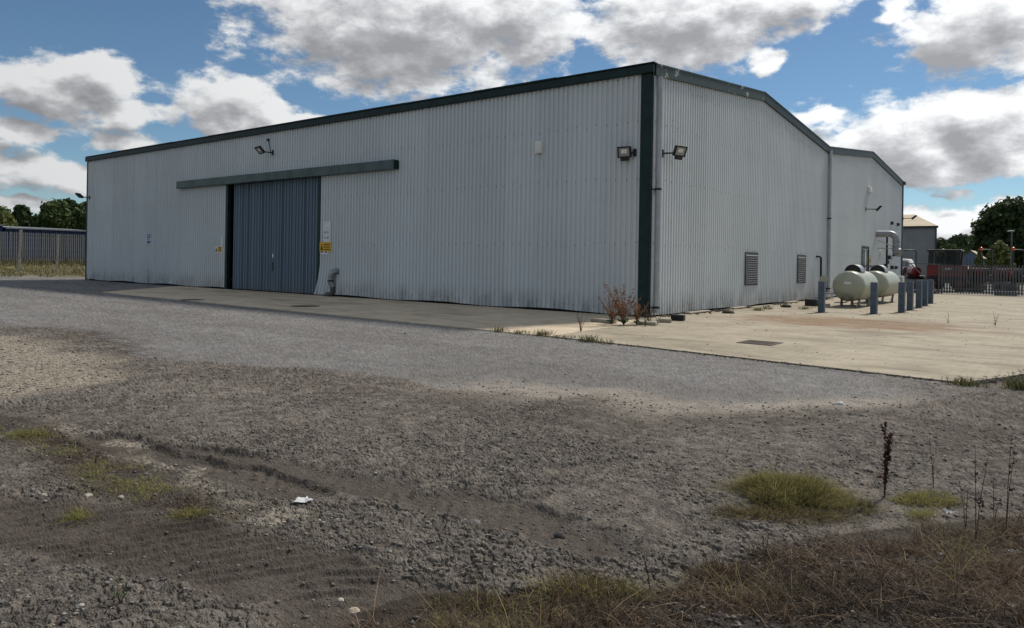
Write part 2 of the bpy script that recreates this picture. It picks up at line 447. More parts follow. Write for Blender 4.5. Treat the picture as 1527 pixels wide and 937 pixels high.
# ------------------------------------------------------------------ ground
BOUND = [(-70, -14.6), (-20, -14.6)] + [gp(*p) for p in ((0, 488), (100, 496), (200, 530), (330, 548), (450, 552), (560, 559), (700, 575), (800, 598), (870, 591), (1000, 611), (1100, 609), (1250, 603), (1390, 600))] + [(9.1, -8.2), (9.5, -6.6), (11, -4.5)]
BX = np.array([p[0] for p in BOUND]); BY = np.array([p[1] for p in BOUND])
TRACK_A = [gp(*p) for p in ((230, 668), (430, 696), (560, 716), (680, 745), (800, 780), (890, 808))]
TRACK_B = [gp(*p) for p in ((-220, 745), (0, 768), (150, 790), (330, 822), (470, 858), (600, 925), (690, 1000))]
TRACK_C = [gp(*p) for p in ((150, 655), (280, 684), (360, 700), (450, 724))]
TRACK_D = [gp(*p) for p in ((-100, 640), (60, 672), (130, 720), (60, 760))]
PALE_LINE = [gp(*p) for p in ((110, 632), (215, 668), (330, 738), (430, 764))]
TAN = [gp(*p) for p in ((-150, 492), (0, 500), (95, 507), (205, 545), (200, 572), (100, 588), (0, 602), (-150, 600))]
LEFTGRASS = [gp(*p) for p in ((-40, 628), (40, 645), (140, 690), (210, 722), (310, 765))]
DEADGRASS = [gp(*p) for p in ((500, 1010), (545, 905), (620, 878), (740, 884), (870, 862), (960, 892), (1040, 868), (1110, 832), (1200, 798), (1330, 785), (1460, 772), (1600, 766))] + [(11.6, -13.0), (12.5, -16), (9.2, -18.2)]
APRON = [(-26.6, -.03), (-22.1, -5.75), (1.15, -6.62), (.85, -3.0), (.1, -.6), (-.1, -.03)]
YARD = [(.12, -.6), (.87, -3.0), (1.17, -6.62), (4.5, -7.0), (8.75, -7.55), (9.15, -6.5), (9.5, -5.3), (10.4, -4.0), (16, -3.2), (16, 33.5), (.02, 33.5), (.02, -.2)]

def ground_masks(x, y):
    nb = (fbm(x / 1.3, y / 1.3, 4, 3) - .5) * 1.3 + (fbm(x / .35, y / .35, 3, 8) - .5) * .35
    e = y - np.interp(x, BX, BY) + nb                       # >0 on the asphalt side
    asp = sstep(-.10, .22, e) * (1 - .85 * sstep(7.4, 9.2, x + (fbm(x / .9, y / .9, 3, 14) - .5) * 1.6))
    da, la, sa = dist_line(x, y, TRACK_A); db, lb, sb = dist_line(x, y, TRACK_B); dc, lc, sc_ = dist_line(x, y, TRACK_C)
    wob = (fbm(x / .25, y / .25, 3, 21) - .5) * .16
    ta = sstep(.29, .15, da + wob * 1.6) * sstep(.30, .46, fbm(x / .5, y / .5, 3, 23)); tb = sstep(.44, .26, db + wob * 1.6); tcm = sstep(.24, .15, dc + wob)
    tan = np.zeros_like(x)
    cx, cy = np.mean([p[0] for p in TAN]), np.mean([p[1] for p in TAN])
    dt, _, _ = dist_line(x, y, TAN + [TAN[0]]); ins = in_poly(x, y, TAN)
    sd_ = np.where(ins, dt, -dt) + (fbm(x / .8, y / .8, 4, 31) - .5) * 1.5
    tan = sstep(-.25, .55, sd_) * (1 - asp * .9)
    pl, _, _ = dist_line(x, y, PALE_LINE)
    pale = sstep(.20, .0, pl + (fbm(x / .22, y / .22, 4, 41) - .42) * .9)
    dust = np.exp(-((e - .12) / .55) ** 2) * sstep(2.8, 5.0, x) * sstep(9.0, 8.0, x)
    return e, asp, ta, tb, tcm, tan, pale, dust, (la, lb, lc), (sa, sb, sc_), (da, db, dc)
def ground_height(x, y, fine=True):
    e, asp, ta, tb, tcm, tan, pale, dust, L, S, D = ground_masks(x, y)
    mud = 1 - asp
    z = (fbm(x / 1.8, y / 1.8, 3, 1) - .5) * .09 * mud + (fbm(x / 30, y / 30, 2, 2) - .5) * .05 * asp * sstep(2, 12, -y)
    trk = np.maximum(ta, np.maximum(tb, tcm))
    rough = sstep(.36, .66, fbm(x / 1.1, y / 1.1, 4, 5)) * (1 - trk * .95) * mud * (1 - .75 * tan)
    rough = (.12 * mud * (1 - trk * .8) + .75 * rough) * (.55 + .45 * sstep(8, 4, np.hypot(x - CAMP[0], y - CAMP[1])))
    if fine:
        f1, f2, idr, ox, oy = worley((x + .05 * vnoise(x / .06, y / .06, 64)) / .085, (y + .05 * vnoise(x / .06, y / .06, 65)) / .075, 60)
        plate = (idr - .5) * .021 + (ox * (idr - .5) - oy * (_h(np.floor(idr * 9999), np.floor(idr * 777), 5) - .3)) * .026
        crack = -np.exp(-((f2 - f1) / .12) ** 2) * .024
        g1, g2, idr2, _, _ = worley(x / .034, y / .03, 71)
        szm = sstep(.40, .60, fbm(x / .6, y / .6, 3, 15))
        h1, h2, idr3, px3, py3 = worley((x + .04 * vnoise(x / .05, y / .05, 66)) / .19, (y + .04 * vnoise(x / .05, y / .05, 67)) / .15, 62)
        big = (idr3 - .5) * .022 + (px3 * (idr3 - .5) + py3 * (.5 - idr3)) * .03 - np.exp(-((h2 - h1) / .08) ** 2) * .02
        z = z + rough * ((plate + crack) * (.35 + .65 * szm) * .8 + big * (1 - szm) * .8) + (idr2 - .5) * .011 * (mud * .45 + .8 * rough) * (1 - .2 * trk) * (1 - .6 * asp)
        z = z + (fbm(x / .16, y / .16, 4, 11) - .5) * .04 * rough + (fbm(x / .02, y / .02, 2, 12) - .5) * .004
    jit = (fbm(x / .3, y / .3, 3, 95) - .5) * .10
    lug = (np.sin((L[1] + S[1] * .75 + jit) * 2 * math.pi / .15) * .5 + .5)
    z = z - ta * .035 - tcm * .04 - tb * .012 + tb * lug ** 2.5 * .026 * sstep(.30, .48, fbm(x / .5, y / .5, 3, 77))
    lug2 = (np.sin((L[0] - S[0] * .6 + jit * 1.2) * 2 * math.pi / .13) * .5 + .5)
    z = z + ta * lug2 * .012 * sstep(.45, .62, fbm(x / .4, y / .4, 3, 78))
    rid = sstep(.40, .66, fbm(x / .35, y / .35, 3, 90)) * (.55 + .9 * vnoise(x / .045, y / .045, 92))
    for d, w, a in ((D[0], .27, .026), (D[1], .40, .020), (D[2], .23, .022)):
        z = z + a * np.exp(-((d - w) / .05) ** 2) * rid
    if fine:
        cd_ = np.hypot(x - CAMP[0], y - CAMP[1])
        z = z + asp * (_h(np.floor(x * 4001), np.floor(y * 4001), 13) - .5) * (.0025 + .00032 * cd_)
        z = z + mud * (_h(np.floor(x * 4001), np.floor(y * 4001), 14) - .5) * (.002 + .0005 * cd_) * (1 - .25 * trk)
    z = z * sstep(60, 20, np.hypot(x - CAMP[0], y - CAMP[1]) * .8)
    z = z + .78 * sstep(-44.5, -55, x) * sstep(-30, -8, y)      # bank below the far fence
    ing = in_poly(x, y, DEADGRASS); dg, _, _ = dist_line(x, y, DEADGRASS + [DEADGRASS[0]])
    z = z + np.where(ing, sstep(0, .6, dg) * .05, 0)
    under = in_poly(x, y, APRON) | in_poly(x, y, YARD) | ((x < 0) & (x > -37.6) & (y > 0) & (y < 37))
    z = np.where(under, -.06, z - .0)
    return z

def build_ground():
    fw = math.atan2(F2[1], F2[0])
    ang = np.concatenate([np.linspace(-math.pi, -.80, 40, endpoint=False), np.linspace(-.80, .80, 1000), np.linspace(.80, math.pi, 41)[1:-1]])
    r = np.concatenate([np.linspace(.4, 2.2, 12, endpoint=False), np.geomspace(2.2, 9, 500, endpoint=False), np.geomspace(9, 70, 230, endpoint=False), np.geomspace(70, 4000, 26)])
    A, Rr = np.meshgrid(ang, r)
    x = CAMP[0] + Rr * np.cos(fw - A); y = CAMP[1] + Rr * np.sin(fw - A)
    xf, yf = x.ravel(), y.ravel()
    z = ground_height(xf, yf)
    e, asp, ta, tb, tcm, tan, pale, dust, _, _, _ = ground_masks(xf, yf)
    nr, na = x.shape
    ii, jj = np.meshgrid(np.arange(nr - 1), np.arange(na), indexing='ij')
    j2 = (jj + 1) % na
    q = np.stack([ii * na + jj, (ii + 1) * na + jj, (ii + 1) * na + j2, ii * na + j2], -1).reshape(-1, 4)[:, ::-1]
    c = len(xf)
    q = np.ascontiguousarray(q)
    m = bpy.data.meshes.new('ground')
    m.vertices.add(c); m.vertices.foreach_set('co', np.stack([xf, yf, z], 1).ravel().astype(np.float32))
    m.loops.add(q.size); m.loops.foreach_set('vertex_index', q.ravel().astype(np.int32))
    m.polygons.add(len(q)); m.polygons.foreach_set('loop_start', np.arange(0, q.size, 4, dtype=np.int32))
    m.update(calc_edges=True)
    if m.polygons[len(q) // 2].normal.z < 0: m.flip_normals()
    m.polygons.foreach_set('use_smooth', np.zeros(len(q), bool))
    grass = sstep(-44.0, -46.5, xf + (fbm(xf / 2, yf / 2, 3, 55) - .5) * 4) * sstep(-24, -16, yf)
    grass = np.maximum(grass, sstep(-37.5, -39.5, xf) * sstep(1.5, 4.5, yf + (fbm(xf / 1.5, yf / 1.5, 3, 56) - .5) * 3))
    far = sstep(60, 75, np.hypot(xf, yf)); grass = np.maximum(grass, far)
    turf = np.where(in_poly(xf, yf, DEADGRASS), 1., 0.)
    lg, _, _ = dist_line(xf, yf, LEFTGRASS); turf = np.maximum(turf, sstep(.35, .1, lg + (fbm(xf / .3, yf / .3, 3, 58) - .5) * .4) * .8)
    darke = np.exp(-((e - .1) / .5) ** 2) * sstep(1.0, -3.0, xf) * sstep(-9.5, -6.0, xf + (fbm(xf, yf, 3, 66) - .5) * 6)
    darke = np.maximum(darke, .62 * np.exp(-((e + .75) / .7) ** 2) * sstep(-2.5, 1.0, xf) * sstep(.35, .6, fbm(xf / .8, yf / .8, 3, 68) + .12))
    darke = np.maximum(darke, .6 * sstep(8.2, 9.3, xf + (fbm(xf / .9, yf / .9, 3, 69) - .5) * 1.5) * sstep(-13.8, -12.0, yf))
    lf = np.clip(np.exp(-(dist_line(xf, yf, LEFTGRASS)[0] / .9) ** 2), 0, 1) * .5; darke = np.maximum(darke, lf)
    wx, wy = xf + .05 * vnoise(xf / .06, yf / .06, 64), yf + .05 * vnoise(xf / .06, yf / .06, 65)
    plate = worley(wx / .085, wy / .075, 60)[2] * .6 + worley(xf / .034, yf / .03, 71)[2] * .4
    speck = rng.random(len(xf)) * .6 + .4 * fbm(xf / .12, yf / .12, 3, 88)
    for nm, arr in (('speck', speck), ('plate', plate), ('asphalt', asp), ('track', np.clip(ta + tb + tcm, 0, 1)), ('tan', tan), ('pale', pale), ('dust', dust), ('grass', grass), ('turf', turf), ('spill', darke)):
        at = m.attributes.new(nm, 'FLOAT', 'POINT'); at.data.foreach_set('value', arr.astype(np.float32))
    mt = Mat('ground_mix', .92, 0, .2)
    W = 'World'
    # dried mud and broken planings
    n1 = mt.ramp(mt.noise(3.2, 7, .65, W), .32, .68); n2 = mt.ramp(mt.noise(38, 4, .7, W), .35, .68)
    mud = mt.mix(n1, (.104, .083, .062), (.182, .154, .122))
    mud = mt.mix(mt.ramp(mt.noise(.9, 5, .6, W), .42, .66, 0, .7), mud, (.135, .104, .078))
    mud = mt.mix(mt.ramp(n2, 0, 1, 0, .5), mud, (.24, .225, .205))
    n3 = mt.noise(5.5, 8, .8, W)
    mud = mt.mix(mt.ramp(n3, .48, .64, 0, .8), mud, (.048, .041, .035))
    mud = mt.mix(mt.ramp(mt.noise(.45, 6, .7, W), .44, .60, 0, .65), mud, (.07, .057, .046))
    mud = mt.mix(mt.ramp(mt.noise(2.1, 6, .68, W), .56, .66, 0, .75), mud, (.042, .036, .031))
    mud = mt.mix(mt.ramp(n3, .50, .34, 0, .55), mud, (.25, .23, .205))
    mud = mt.mix(mt.ramp(mt.attr('plate'), .2, .8, .0, 1.), mt.mix(.6, mud, (.04, .034, .029)), mt.mix(.5, mud, (.30, .268, .226)))
    mud = mt.mix(mt.ramp(mt.noise(.7, 7, .72, W, (1, 1.2, 1)), .54, .68, 0, .45), mud, (.30, .265, .215))
    chip = mt.ramp(mt.vor(55, 'F1', W), .10, .2, 1, 0)
    chip = mt.math('MULTIPLY', chip, mt.ramp(mt.noise(24, 2, .5, W), .58, .66))
    mud = mt.mix(mt.math('MULTIPLY', chip, .8), mud, (.42, .39, .34))
    mud = mt.mix(mt.ramp(mt.attr('speck'), .12, .9, .0, 1.), mt.mix(.55, mud, (.035, .030, .026)), mt.mix(.42, mud, (.31, .278, .236)))
    col = mt.mix(mt.math('MULTIPLY', mt.attr('track'), .8), mud, mt.mix(n2, (.066, .054, .044), (.112, .094, .078)))
    pl = mt.math('MULTIPLY', mt.attr('pale'), mt.ramp(mt.noise(30, 4, .7, W), .38, .58))
    col = mt.mix(pl, col, (.40, .36, .29))
    tn = mt.mix(mt.ramp(mt.noise(9, 7, .8, W), .38, .62), (.17, .145, .112), (.36, .315, .25))
    col = mt.mix(mt.attr('tan'), col, tn)
    # asphalt
    sp1 = mt.ramp(mt.noise(70, 3, .75, W), .35, .68); sp2 = mt.ramp(mt.noise(.55, 6, .62, W), .35, .7)
    a = mt.mix(sp1, (.105, .103, .100), (.30, .292, .282))
    n4 = mt.noise(3.0, 9, .82, W)
    a = mt.mix(mt.ramp(n4, .50, .66, 0, .65), a, (.33, .318, .30))
    a = mt.mix(mt.ramp(n4, .50, .36, 0, .6), a, (.085, .083, .081))
    a = mt.mix(mt.ramp(sp2, 0, 1, 0, .45), a, (.13, .122, .114))
    a = mt.mix(mt.ramp(mt.noise(1.6, 5, .6, W, (.25, 1.6, 1)), .55, .75, 0, .4), a, (.10, .098, .097))
    a = mt.mix(mt.ramp(mt.noise(.22, 5, .65, W, (.5, 1.6, 1)), .44, .60, 0, .7), a, (.115, .109, .103))
    a = mt.mix(mt.ramp(mt.noise(.8, 6, .7, W, (.3, 1.8, 1)), .52, .68, 0, .55), a, (.10, .096, .092))
    peb = mt.ramp(mt.vor(26, 'F1', W), .05, .16, .85, 0)
    peb = mt.math('MULTIPLY', peb, mt.ramp(mt.noise(9, 3, .5, W), .56, .66))
    a = mt.mix(peb, a, (.05, .048, .046))
    a = mt.mix(mt.ramp(mt.attr('speck'), .12, .9, .0, 1.), mt.mix(.34, a, (.085, .082, .079)), mt.mix(.30, a, (.37, .355, .335)))
    col = mt.mix(mt.attr('asphalt'), col, a)
    ds = mt.math('MULTIPLY', mt.attr('dust'), mt.ramp(mt.noise(4, 7, .75, W), .3, .6, .15, 1))
    col = mt.mix(ds, col, mt.mix(sp1, (.28, .245, .20), (.44, .395, .33)))
    col = mt.mix(mt.math('MULTIPLY', mt.attr('spill'), mt.ramp(mt.noise(4, 5, .7, W), .35, .6, 0, .9)), col, (.068, .054, .042))
    gr = mt.mix(mt.ramp(mt.noise(1.2, 6, .65, W), .35, .65), (.085, .085, .035), (.20, .175, .085))
    col = mt.mix(mt.attr('grass'), col, gr)
    col = mt.mix(mt.math('MULTIPLY', mt.attr('turf'), .85), col, (.05, .039, .03))
    mt.color(col)
    bh = mt.math('ADD', mt.noise(60, 5, .7, W), mt.math('MULTIPLY', mt.noise(190, 3, .7, W), .5))
    mt.bump(bh, .8, .014)
    m.materials.append(mt.m)
    o = bpy.data.objects.new('ground', m); COL.objects.link(o); tag(o, kind='structure')
build_ground()

# ------------------------------------------------------------------ concrete apron and yard
def m_concrete(name, lo, hi, rust):
    m = Mat(name, .85, 0, .25); W = 'World'
    n1 = m.ramp(m.noise(.8, 7, .62, W), .3, .7)
    col = m.mix(n1, lo, hi)
    col = m.mix(m.ramp(m.noise(3.5, 9, .8, W), .48, .68, 0, .5), col, tuple(q * .6 for q in lo))
    col = m.mix(m.ramp(m.noise(1.9, 8, .75, W, (.7, 1.3, 1)), .5, .34, 0, .4), col, tuple(min(1, q * 1.25) for q in hi))
    col = m.mix(m.ramp(m.noise(.5, 6, .7, W, (.5, 1.6, 1), .6), .48, .68, 0, .75), col, tuple(q * .58 for q in lo))
    if rust:
        p = m.coord(W); s = m.n('ShaderNodeVectorMath', operation='SUBTRACT'); s.inputs[1].default_value = (4.9, 2.7, 0); m.link(p, s.inputs[0])
        q = m.n('ShaderNodeVectorMath', operation='MULTIPLY'); q.inputs[1].default_value = (.36, .50, 0); m.link(s.outputs[0], q.inputs[0])
        ln = m.n('ShaderNodeVectorMath', operation='LENGTH'); m.link(q.outputs[0], ln.inputs[0])
        d = m.math('ADD', ln.outputs['Value'], m.math('MULTIPLY', m.math('SUBTRACT', m.noise(1.1, 5, .6, W), .5), 1.8))
        col = m.mix(m.math('MULTIPLY', m.ramp(d, .5, 1.5, 1, 0), m.ramp(m.noise(2.5, 6, .7, W, (.35, 1.5, 1)), .3, .6, .25, .95)), col, (.20, .115, .055))
        # tyre scrub
        wv = m.n('ShaderNodeTexWave'); wv.inputs['Scale'].default_value = 2.1; wv.inputs['Distortion'].default_value = 3; m.link(p, wv.inputs['Vector'])
        col = m.mix(m.math('MULTIPLY', m.ramp(wv.outputs['Fac'], .5, .9, 0, .22), m.ramp(m.noise(.6, 3, .5, W), .52, .62)), col, tuple(q * .6 for q in lo))
    pit = m.ramp(m.vor(3.1, 'F1', W), .015, .04, .7, 0)
    col = m.mix(pit, col, (.06, .055, .05))
    m.color(col); m.bump(m.noise(70, 5, .7, W), .3, .006); return m.m
MT['apron'] = m_concrete('stained_concrete', (.50, .41, .29), (.63, .53, .39), False)
MT['yard'] = m_concrete('sandy_concrete', (.30, .258, .188), (.405, .355, .265), True)

def clip_poly(poly, a, b, c):
    """keep a*x+b*y >= c"""
    out = []
    for i in range(len(poly)):
        p, q = poly[i], poly[(i + 1) % len(poly)]
        dp, dq = a * p[0] + b * p[1] - c, a * q[0] + b * q[1] - c
        if dp >= 0: out.append(p)
        if (dp >= 0) != (dq >= 0):
            t = dp / (dp - dq); out.append((p[0] + t * (q[0] - p[0]), p[1] + t * (q[1] - p[1])))
    return out
def slab_set(name, poly, xs, ys, mat, gaps):
    root = bpy.data.objects.new(name, None); COL.objects.link(root); tag(root, kind='structure')
    for i in range(len(xs) - 1):
        for j in range(len(ys) - 1):
            g = .012
            p = clip_poly(poly, 1, 0, xs[i] + g); p = clip_poly(p, -1, 0, -(xs[i + 1] - g)) if p else p
            p = clip_poly(p, 0, 1, ys[j] + gaps.get(j, g)) if p else p; p = clip_poly(p, 0, -1, -(ys[j + 1] - g)) if p else p
            if len(p) < 3: continue
            # roughen the free edges a little
            q = []
            for k in range(len(p)):
                a, b = Vector(p[k]), Vector(p[(k + 1) % len(p)]); n = max(1, int((b - a).length / .25)); nn = Vector((-(b - a).y, (b - a).x)).normalized()
                for t in range(n):
                    w = a.lerp(b, t / n)
                    if t and a.y < -5 and b.y < -4.5: w = w + nn * (random.random() - .5) * .035
                    q.append((w.x, w.y))
            mb = MB().prism(q, -.12, .016 + random.uniform(-.002, .002)); mb.build('slab_panel', mat, root)
    return root
slab_set('concrete_apron', APRON, [-27, -21, -16, -11, -6, -1.2, 2], [-7, 0], MT['apron'], {})
slab_set('concrete_yard', YARD, [0, 16], [-8, 6, 20, 34], MT['yard'], {1: .05})

# ------------------------------------------------------------------ warehouse
EAVE, RIDGE, LEN, DEP = 7.32, 8.22, 37.5, 36.6
PITCH, NR = 1.25 / 7, 7
WH = thing('warehouse', (0, 0, 0), 'long grey corrugated twin-gabled warehouse with dark green trim', 'building')
def rib_profile(t0, t1):
    """points (along, out) of the trapezoid cladding between two positions"""
    pts = set([t0, t1]); k0 = int(math.floor(t0 / PITCH)) - 1; k1 = int(math.ceil(t1 / PITCH)) + 1
    offs = ((0, 0), (.072, 0), (.090, .042), (.161, .042))
    sc = PITCH / .1786
    res = []
    for k in range(k0, k1):
        for o, h in offs:
            t = k * PITCH + o * sc
            if t0 - 1e-6 < t < t1 + 1e-6: res.append((t, h))
    def hval(t):
        f = (t % PITCH) / sc
        if f < .072: return 0
        if f < .090: return .042 * (f - .072) / .018
        if f < .161: return .042
        return .042 * (1 - (f - .161) / .0176)
    res = [(t0, hval(t0))] + [q for q in res if t0 + .004 < q[0] < t1 - .004] + [(t1, hval(t1))]
    return res
def wall_sheet(fn, t0, t1, zlo, zhi_fn, mat, parent, dent=None, lift=0., name='cladding_sheet', rows=(0, .12, .3, .6, 1.2, 2.6, 1e9)):
    """fn(along, out, z) -> world point"""
    pr = rib_profile(t0, t1); mb = MB(); n = len(pr)
    for zi in rows:
        for t, h in pr:
            zt = zhi_fn(t); z = min(zlo + zi, zt) if zi < 1e8 else zt
            if z > zt - .05 and zi < 1e8: z = zt - .05
            o = h + lift; dt = 0
            if dent: 
                a, dt, dz = dent(t, z, h); o += a; z += dz
            mb.v.append(fn(t + dt, o, z))
    for r in range(len(rows) - 1):
        for i in range(n - 1):
            a = r * n + i; mb.f.append((a, a + 1, a + n + 1, a + n))
    return mb.build(name, mat, parent)
def left_pt(t, o, z): return (-t, -o - .005, z)              # along the long front wall, t from the corner
def gable_pt(t, o, z): return (o + .005, t, z)
DOOR0, DOOR1, DOORH = 15.2, 22.35, 5.0
def dent_left(t, z, h):
    a = dt = dz = 0.
    w = max(0, 1 - z / .75)
    a += w * w * .035 * (math.sin(t * 2.1) + math.sin(t * 5.3 + 1)) * .5          # bottom edge knocked about
    dz += -.03 * w * math.sin(t * 1.3) * (z < .5)
    if 14.0 < t < DOOR1 and z < 1.4:                                                 # flared sheet right of the door
        k = (1 - z / 1.4) ** 2; a += .12 * k; dt += .28 * k * max(0, 1 - (DOOR0 - t) / .8) if t <= DOOR0 + .01 else 0
    if 29.3 < t < 30.6 and z < 1.7: a -= .13 * math.exp(-((t - 29.95) / .13) ** 2) * min(1, (1.75 - z))
    if 2.0 < t < 3.4 and z < .75: dt += .05 * (.75 - z)
    return a, dt, dz
WALLBASE = .07
t = .32; k = 0
while t < LEN - .05:
    t1 = min(LEN - .05, t + 1.25)
    for (a, b, zlo) in ([(t, t1, WALLBASE)] if (t1 <= DOOR0 or t >= DOOR1) else
                        [(t, min(t1, DOOR0), WALLBASE)] * (t < DOOR0 - .02) + [(max(t, DOOR0), min(t1, DOOR1), DOORH)] + [(max(t, DOOR1), t1, WALLBASE)] * (t1 > DOOR1 + .02)):
        if b - a > .03: wall_sheet(left_pt, a, b + (.02 if b == t1 else 0), zlo, lambda q: EAVE - .06, MT['clad'], WH, dent_left, lift=.003 * (k % 2))
    t = t1; k += 1
BAY = DEP / 2
def gable_top(q):
    m = q % BAY if q < BAY * 2 - 1e-6 else BAY
    return EAVE + (RIDGE - EAVE) * (1 - abs(m - BAY / 2) / (BAY / 2))
def dent_gable(t, z, h):
    w = max(0, 1 - z / .7); return w * w * .03 * (math.sin(t * 1.9) + math.sin(t * 4.1)) * .5, 0, -.02 * w * math.sin(t * 1.1)
t = .05; k = 0
while t < DEP - .02:
    t1 = min(DEP, t + 1.25)
    cuts = [t] + [c for c in (BAY / 2, BAY, BAY * 1.5) if t + .01 < c < t1 - .01] + [t1]
    for a, b in zip(cuts[:-1], cuts[1:]):
        wall_sheet(gable_pt, a, b + (.015 if b < DEP - .1 else 0), WALLBASE, lambda q: gable_top(q) - .05, MT['clad'], WH, dent_gable, lift=.003 * (k % 2))
    t = t1; k += 1
# far walls, plain sheets out of view
wall_sheet(lambda t, o, z: (-LEN - o, t, z), 0, DEP, WALLBASE, lambda q: gable_top(q) - .05, MT['clad'], WH, name='end_wall')
wall_sheet(lambda t, o, z: (-t, DEP + o, z), 0, LEN, WALLBASE, lambda q: EAVE - .06, MT['clad'], WH, name='rear_wall')
MB().box(-LEN + .08, -DOOR1 - .05, .08, .3, 0, EAVE - .2).box(-DOOR0 + .05, -.1, .08, .3, 0, EAVE - .2).box(-LEN + .1, -.08, DEP - .3, DEP - .08, 0, EAVE - .2).box(-.3, -.08, .31, DEP - .31, 0, EAVE - .2).box(-LEN + .08, -LEN + .3, .31, DEP - .31, 0, EAVE - .2).build('plinth', MT['dark'], WH)
# screws
sc = MB()
def octa(mb, p, n, r):
    p, n = Vector(p), Vector(n); a = n.orthogonal().normalized() * r; b = n.cross(a).normalized() * r
    mb.add([p + a, p + b, p - a, p - b, p + n * r * .6], [(0, 1, 4), (1, 2, 4), (2, 3, 4), (3, 0, 4)])
for k in range(30):
    tc_ = .32 + 1.25 * k
    for z in np.arange(.35, 7.2, .62):
        if DOOR0 - .1 < tc_ < DOOR1 + .1 and z < 5.4: continue
        octa(sc, left_pt(tc_ + .03, .006, z), (0, -1, 0), .022)
for z in (.28, 2.15, 4.1, 5.75, 7.1):
    for k in range(0, 212, 2):
        tt = .32 + (k + .6) * PITCH
        if tt > LEN - .2 or (DOOR0 - .1 < tt < DOOR1 + .1 and z < 5.4): continue
        octa(sc, left_pt(tt - .0, .012 if k % 4 else .044, z + random.uniform(-.05, .05)), (0, -1, 0), .019)
sc.build('screw_heads', MT['screw'], WH)['kind'] = 'stuff'
sg = MB()
for k in range(30):
    for z in np.arange(.35, 7.2, .62): octa(sg, gable_pt(.05 + 1.25 * k + .03, .006, z), (1, 0, 0), .022)
for z in (.28, 2.15, 4.1, 5.75, 7.0):
    for k in range(0, 204, 2):
        tt = .05 + (k + .6) * PITCH
        if tt < DEP - .2: octa(sg, gable_pt(tt, .044, z + random.uniform(-.05, .05)), (1, 0, 0), .019)
sg.build('screw_heads', MT['screw'], WH)['kind'] = 'stuff'
# roofs: each bay two corrugated slopes
for b in range(2):
    y0 = b * BAY
    for s in range(2):
        mb = MB(); ya, yb = (y0, y0 + BAY / 2) if s == 0 else (y0 + BAY / 2, y0 + BAY)
        za, zb = (EAVE + .02, RIDGE + .02) if s == 0 else (RIDGE + .02, EAVE + .02)
        n = 0
        for i in range(int(LEN / .25) + 1):
            x = -i * .25
            for o, h in ((0, 0), (-.08, 0), (-.11, .04), (-.19, .04)):
                if x + o < -LEN - .05: continue
                mb.v += [(x + o + .03, ya, za + h), (x + o + .03, yb, zb + h)]; n += 1
        mb.f = [(2 * i, 2 * i + 1, 2 * i + 3, 2 * i + 2) for i in range(n - 1)]
        mb.build('roof_slope', MT['roof'], WH)
# fascia and gutter along the eaves, verge trims on the gable
mb = MB(); mb.box(-LEN - .12, .10, -.16, -.045, EAVE - .20, EAVE + .05)
mb.build('gutter', MT['green'], WH, bevel=.02)
for i in range(11):       # overlapping eaves flashings, slightly out of line
    x0 = -LEN + i * 3.42; MB().box(x0, x0 + 3.44, -.19, .02, EAVE + .054 + (i % 3) * .004, EAVE + .085 + random.uniform(0, .025) + (i % 3) * .004).build('eaves_flashing', MT['green'], WH)
def verge(ya, za, yb, zb, mat):
    d = Vector((0, yb - ya, zb - za)); mb = MB()
    a = Vector((0, ya, za)); b = Vector((0, yb, zb)); h = .27
    mb.add([(.05, a.y, a.z - h), (.115, a.y, a.z - h), (.115, a.y, a.z + .03), (.05, a.y, a.z + .03), (.05, b.y, b.z - h), (.115, b.y, b.z - h), (.115, b.y, b.z + .03), (.05, b.y, b.z + .03)],
           [(0, 1, 2, 3), (7, 6, 5, 4), (0, 4, 5, 1), (1, 5, 6, 2), (2, 6, 7, 3), (3, 7, 4, 0)])
    ob = mb.build('verge_trim', mat, WH)
    n = 7
    for i in range(n):           # capping pieces on top
        p, q = a.lerp(b, i / n), a.lerp(b, (i + .985) / n); u_ = .075 + (i % 2) * .006
        c = MB(); c.add([(-.3, p.y, p.z + .04), (.13, p.y, p.z + .034), (.13, p.y, p.z + .06 + u_ * .3), (-.3, p.y, p.z + .10), (-.3, q.y, q.z + .04), (.13, q.y, q.z + .034), (.13, q.y, q.z + .06 + u_ * .3), (-.3, q.y, q.z + .10)],
                        [(0, 1, 2, 3), (7, 6, 5, 4), (0, 4, 5, 1), (1, 5, 6, 2), (2, 6, 7, 3), (3, 7, 4, 0)])
        c.build('verge_capping', mat, WH)
for b in range(2):
    verge(b * BAY + .02, EAVE, b * BAY + BAY / 2, RIDGE, MT['verge'] if b == 0 else MT['green'])
    verge(b * BAY + BAY / 2 + .005, RIDGE, b * BAY + BAY - .01, EAVE, MT['green'])
MB().box(-.33, .002, -.075, -.015, .02, EAVE - .205).box(.003, .03, -.075, .05, .02, EAVE - .3).build('corner_flashing', MT['green'], WH, bevel=.008)
MB().box(-LEN - .04, -LEN + .08, -.075, .02, .02, EAVE - .205).build('corner_flashing', MT['green'], WH, bevel=.008)
MB().box(-.02, .10, DEP - .12, DEP + .06, .02, EAVE - .1).build('corner_flashing', MT['black'], WH)
MB().box(-.1, .2, DEP - .1, DEP + .3, EAVE - .12, EAVE + .08).build('rainwater_hopper', MT['black'], WH)
def downpipe(x, y, z0, z1, r, mat, brk):
    p = MB().tube([(x, y, z0), (x, y, z1)], r, 14).build('downpipe', mat, WH, smooth=True)
    for z in brk: MB().tube([(x, y, z - .03), (x, y, z + .03)], r * 1.18, 14).box(.02, x + .02, y - r * 1.3, y + r * 1.3, z - .012, z + .012).build('pipe_bracket', MT['black'], p)
downpipe(.16, .17, .14, EAVE - .30, .085, MT['pipe_grey'], (.3, 3.75))
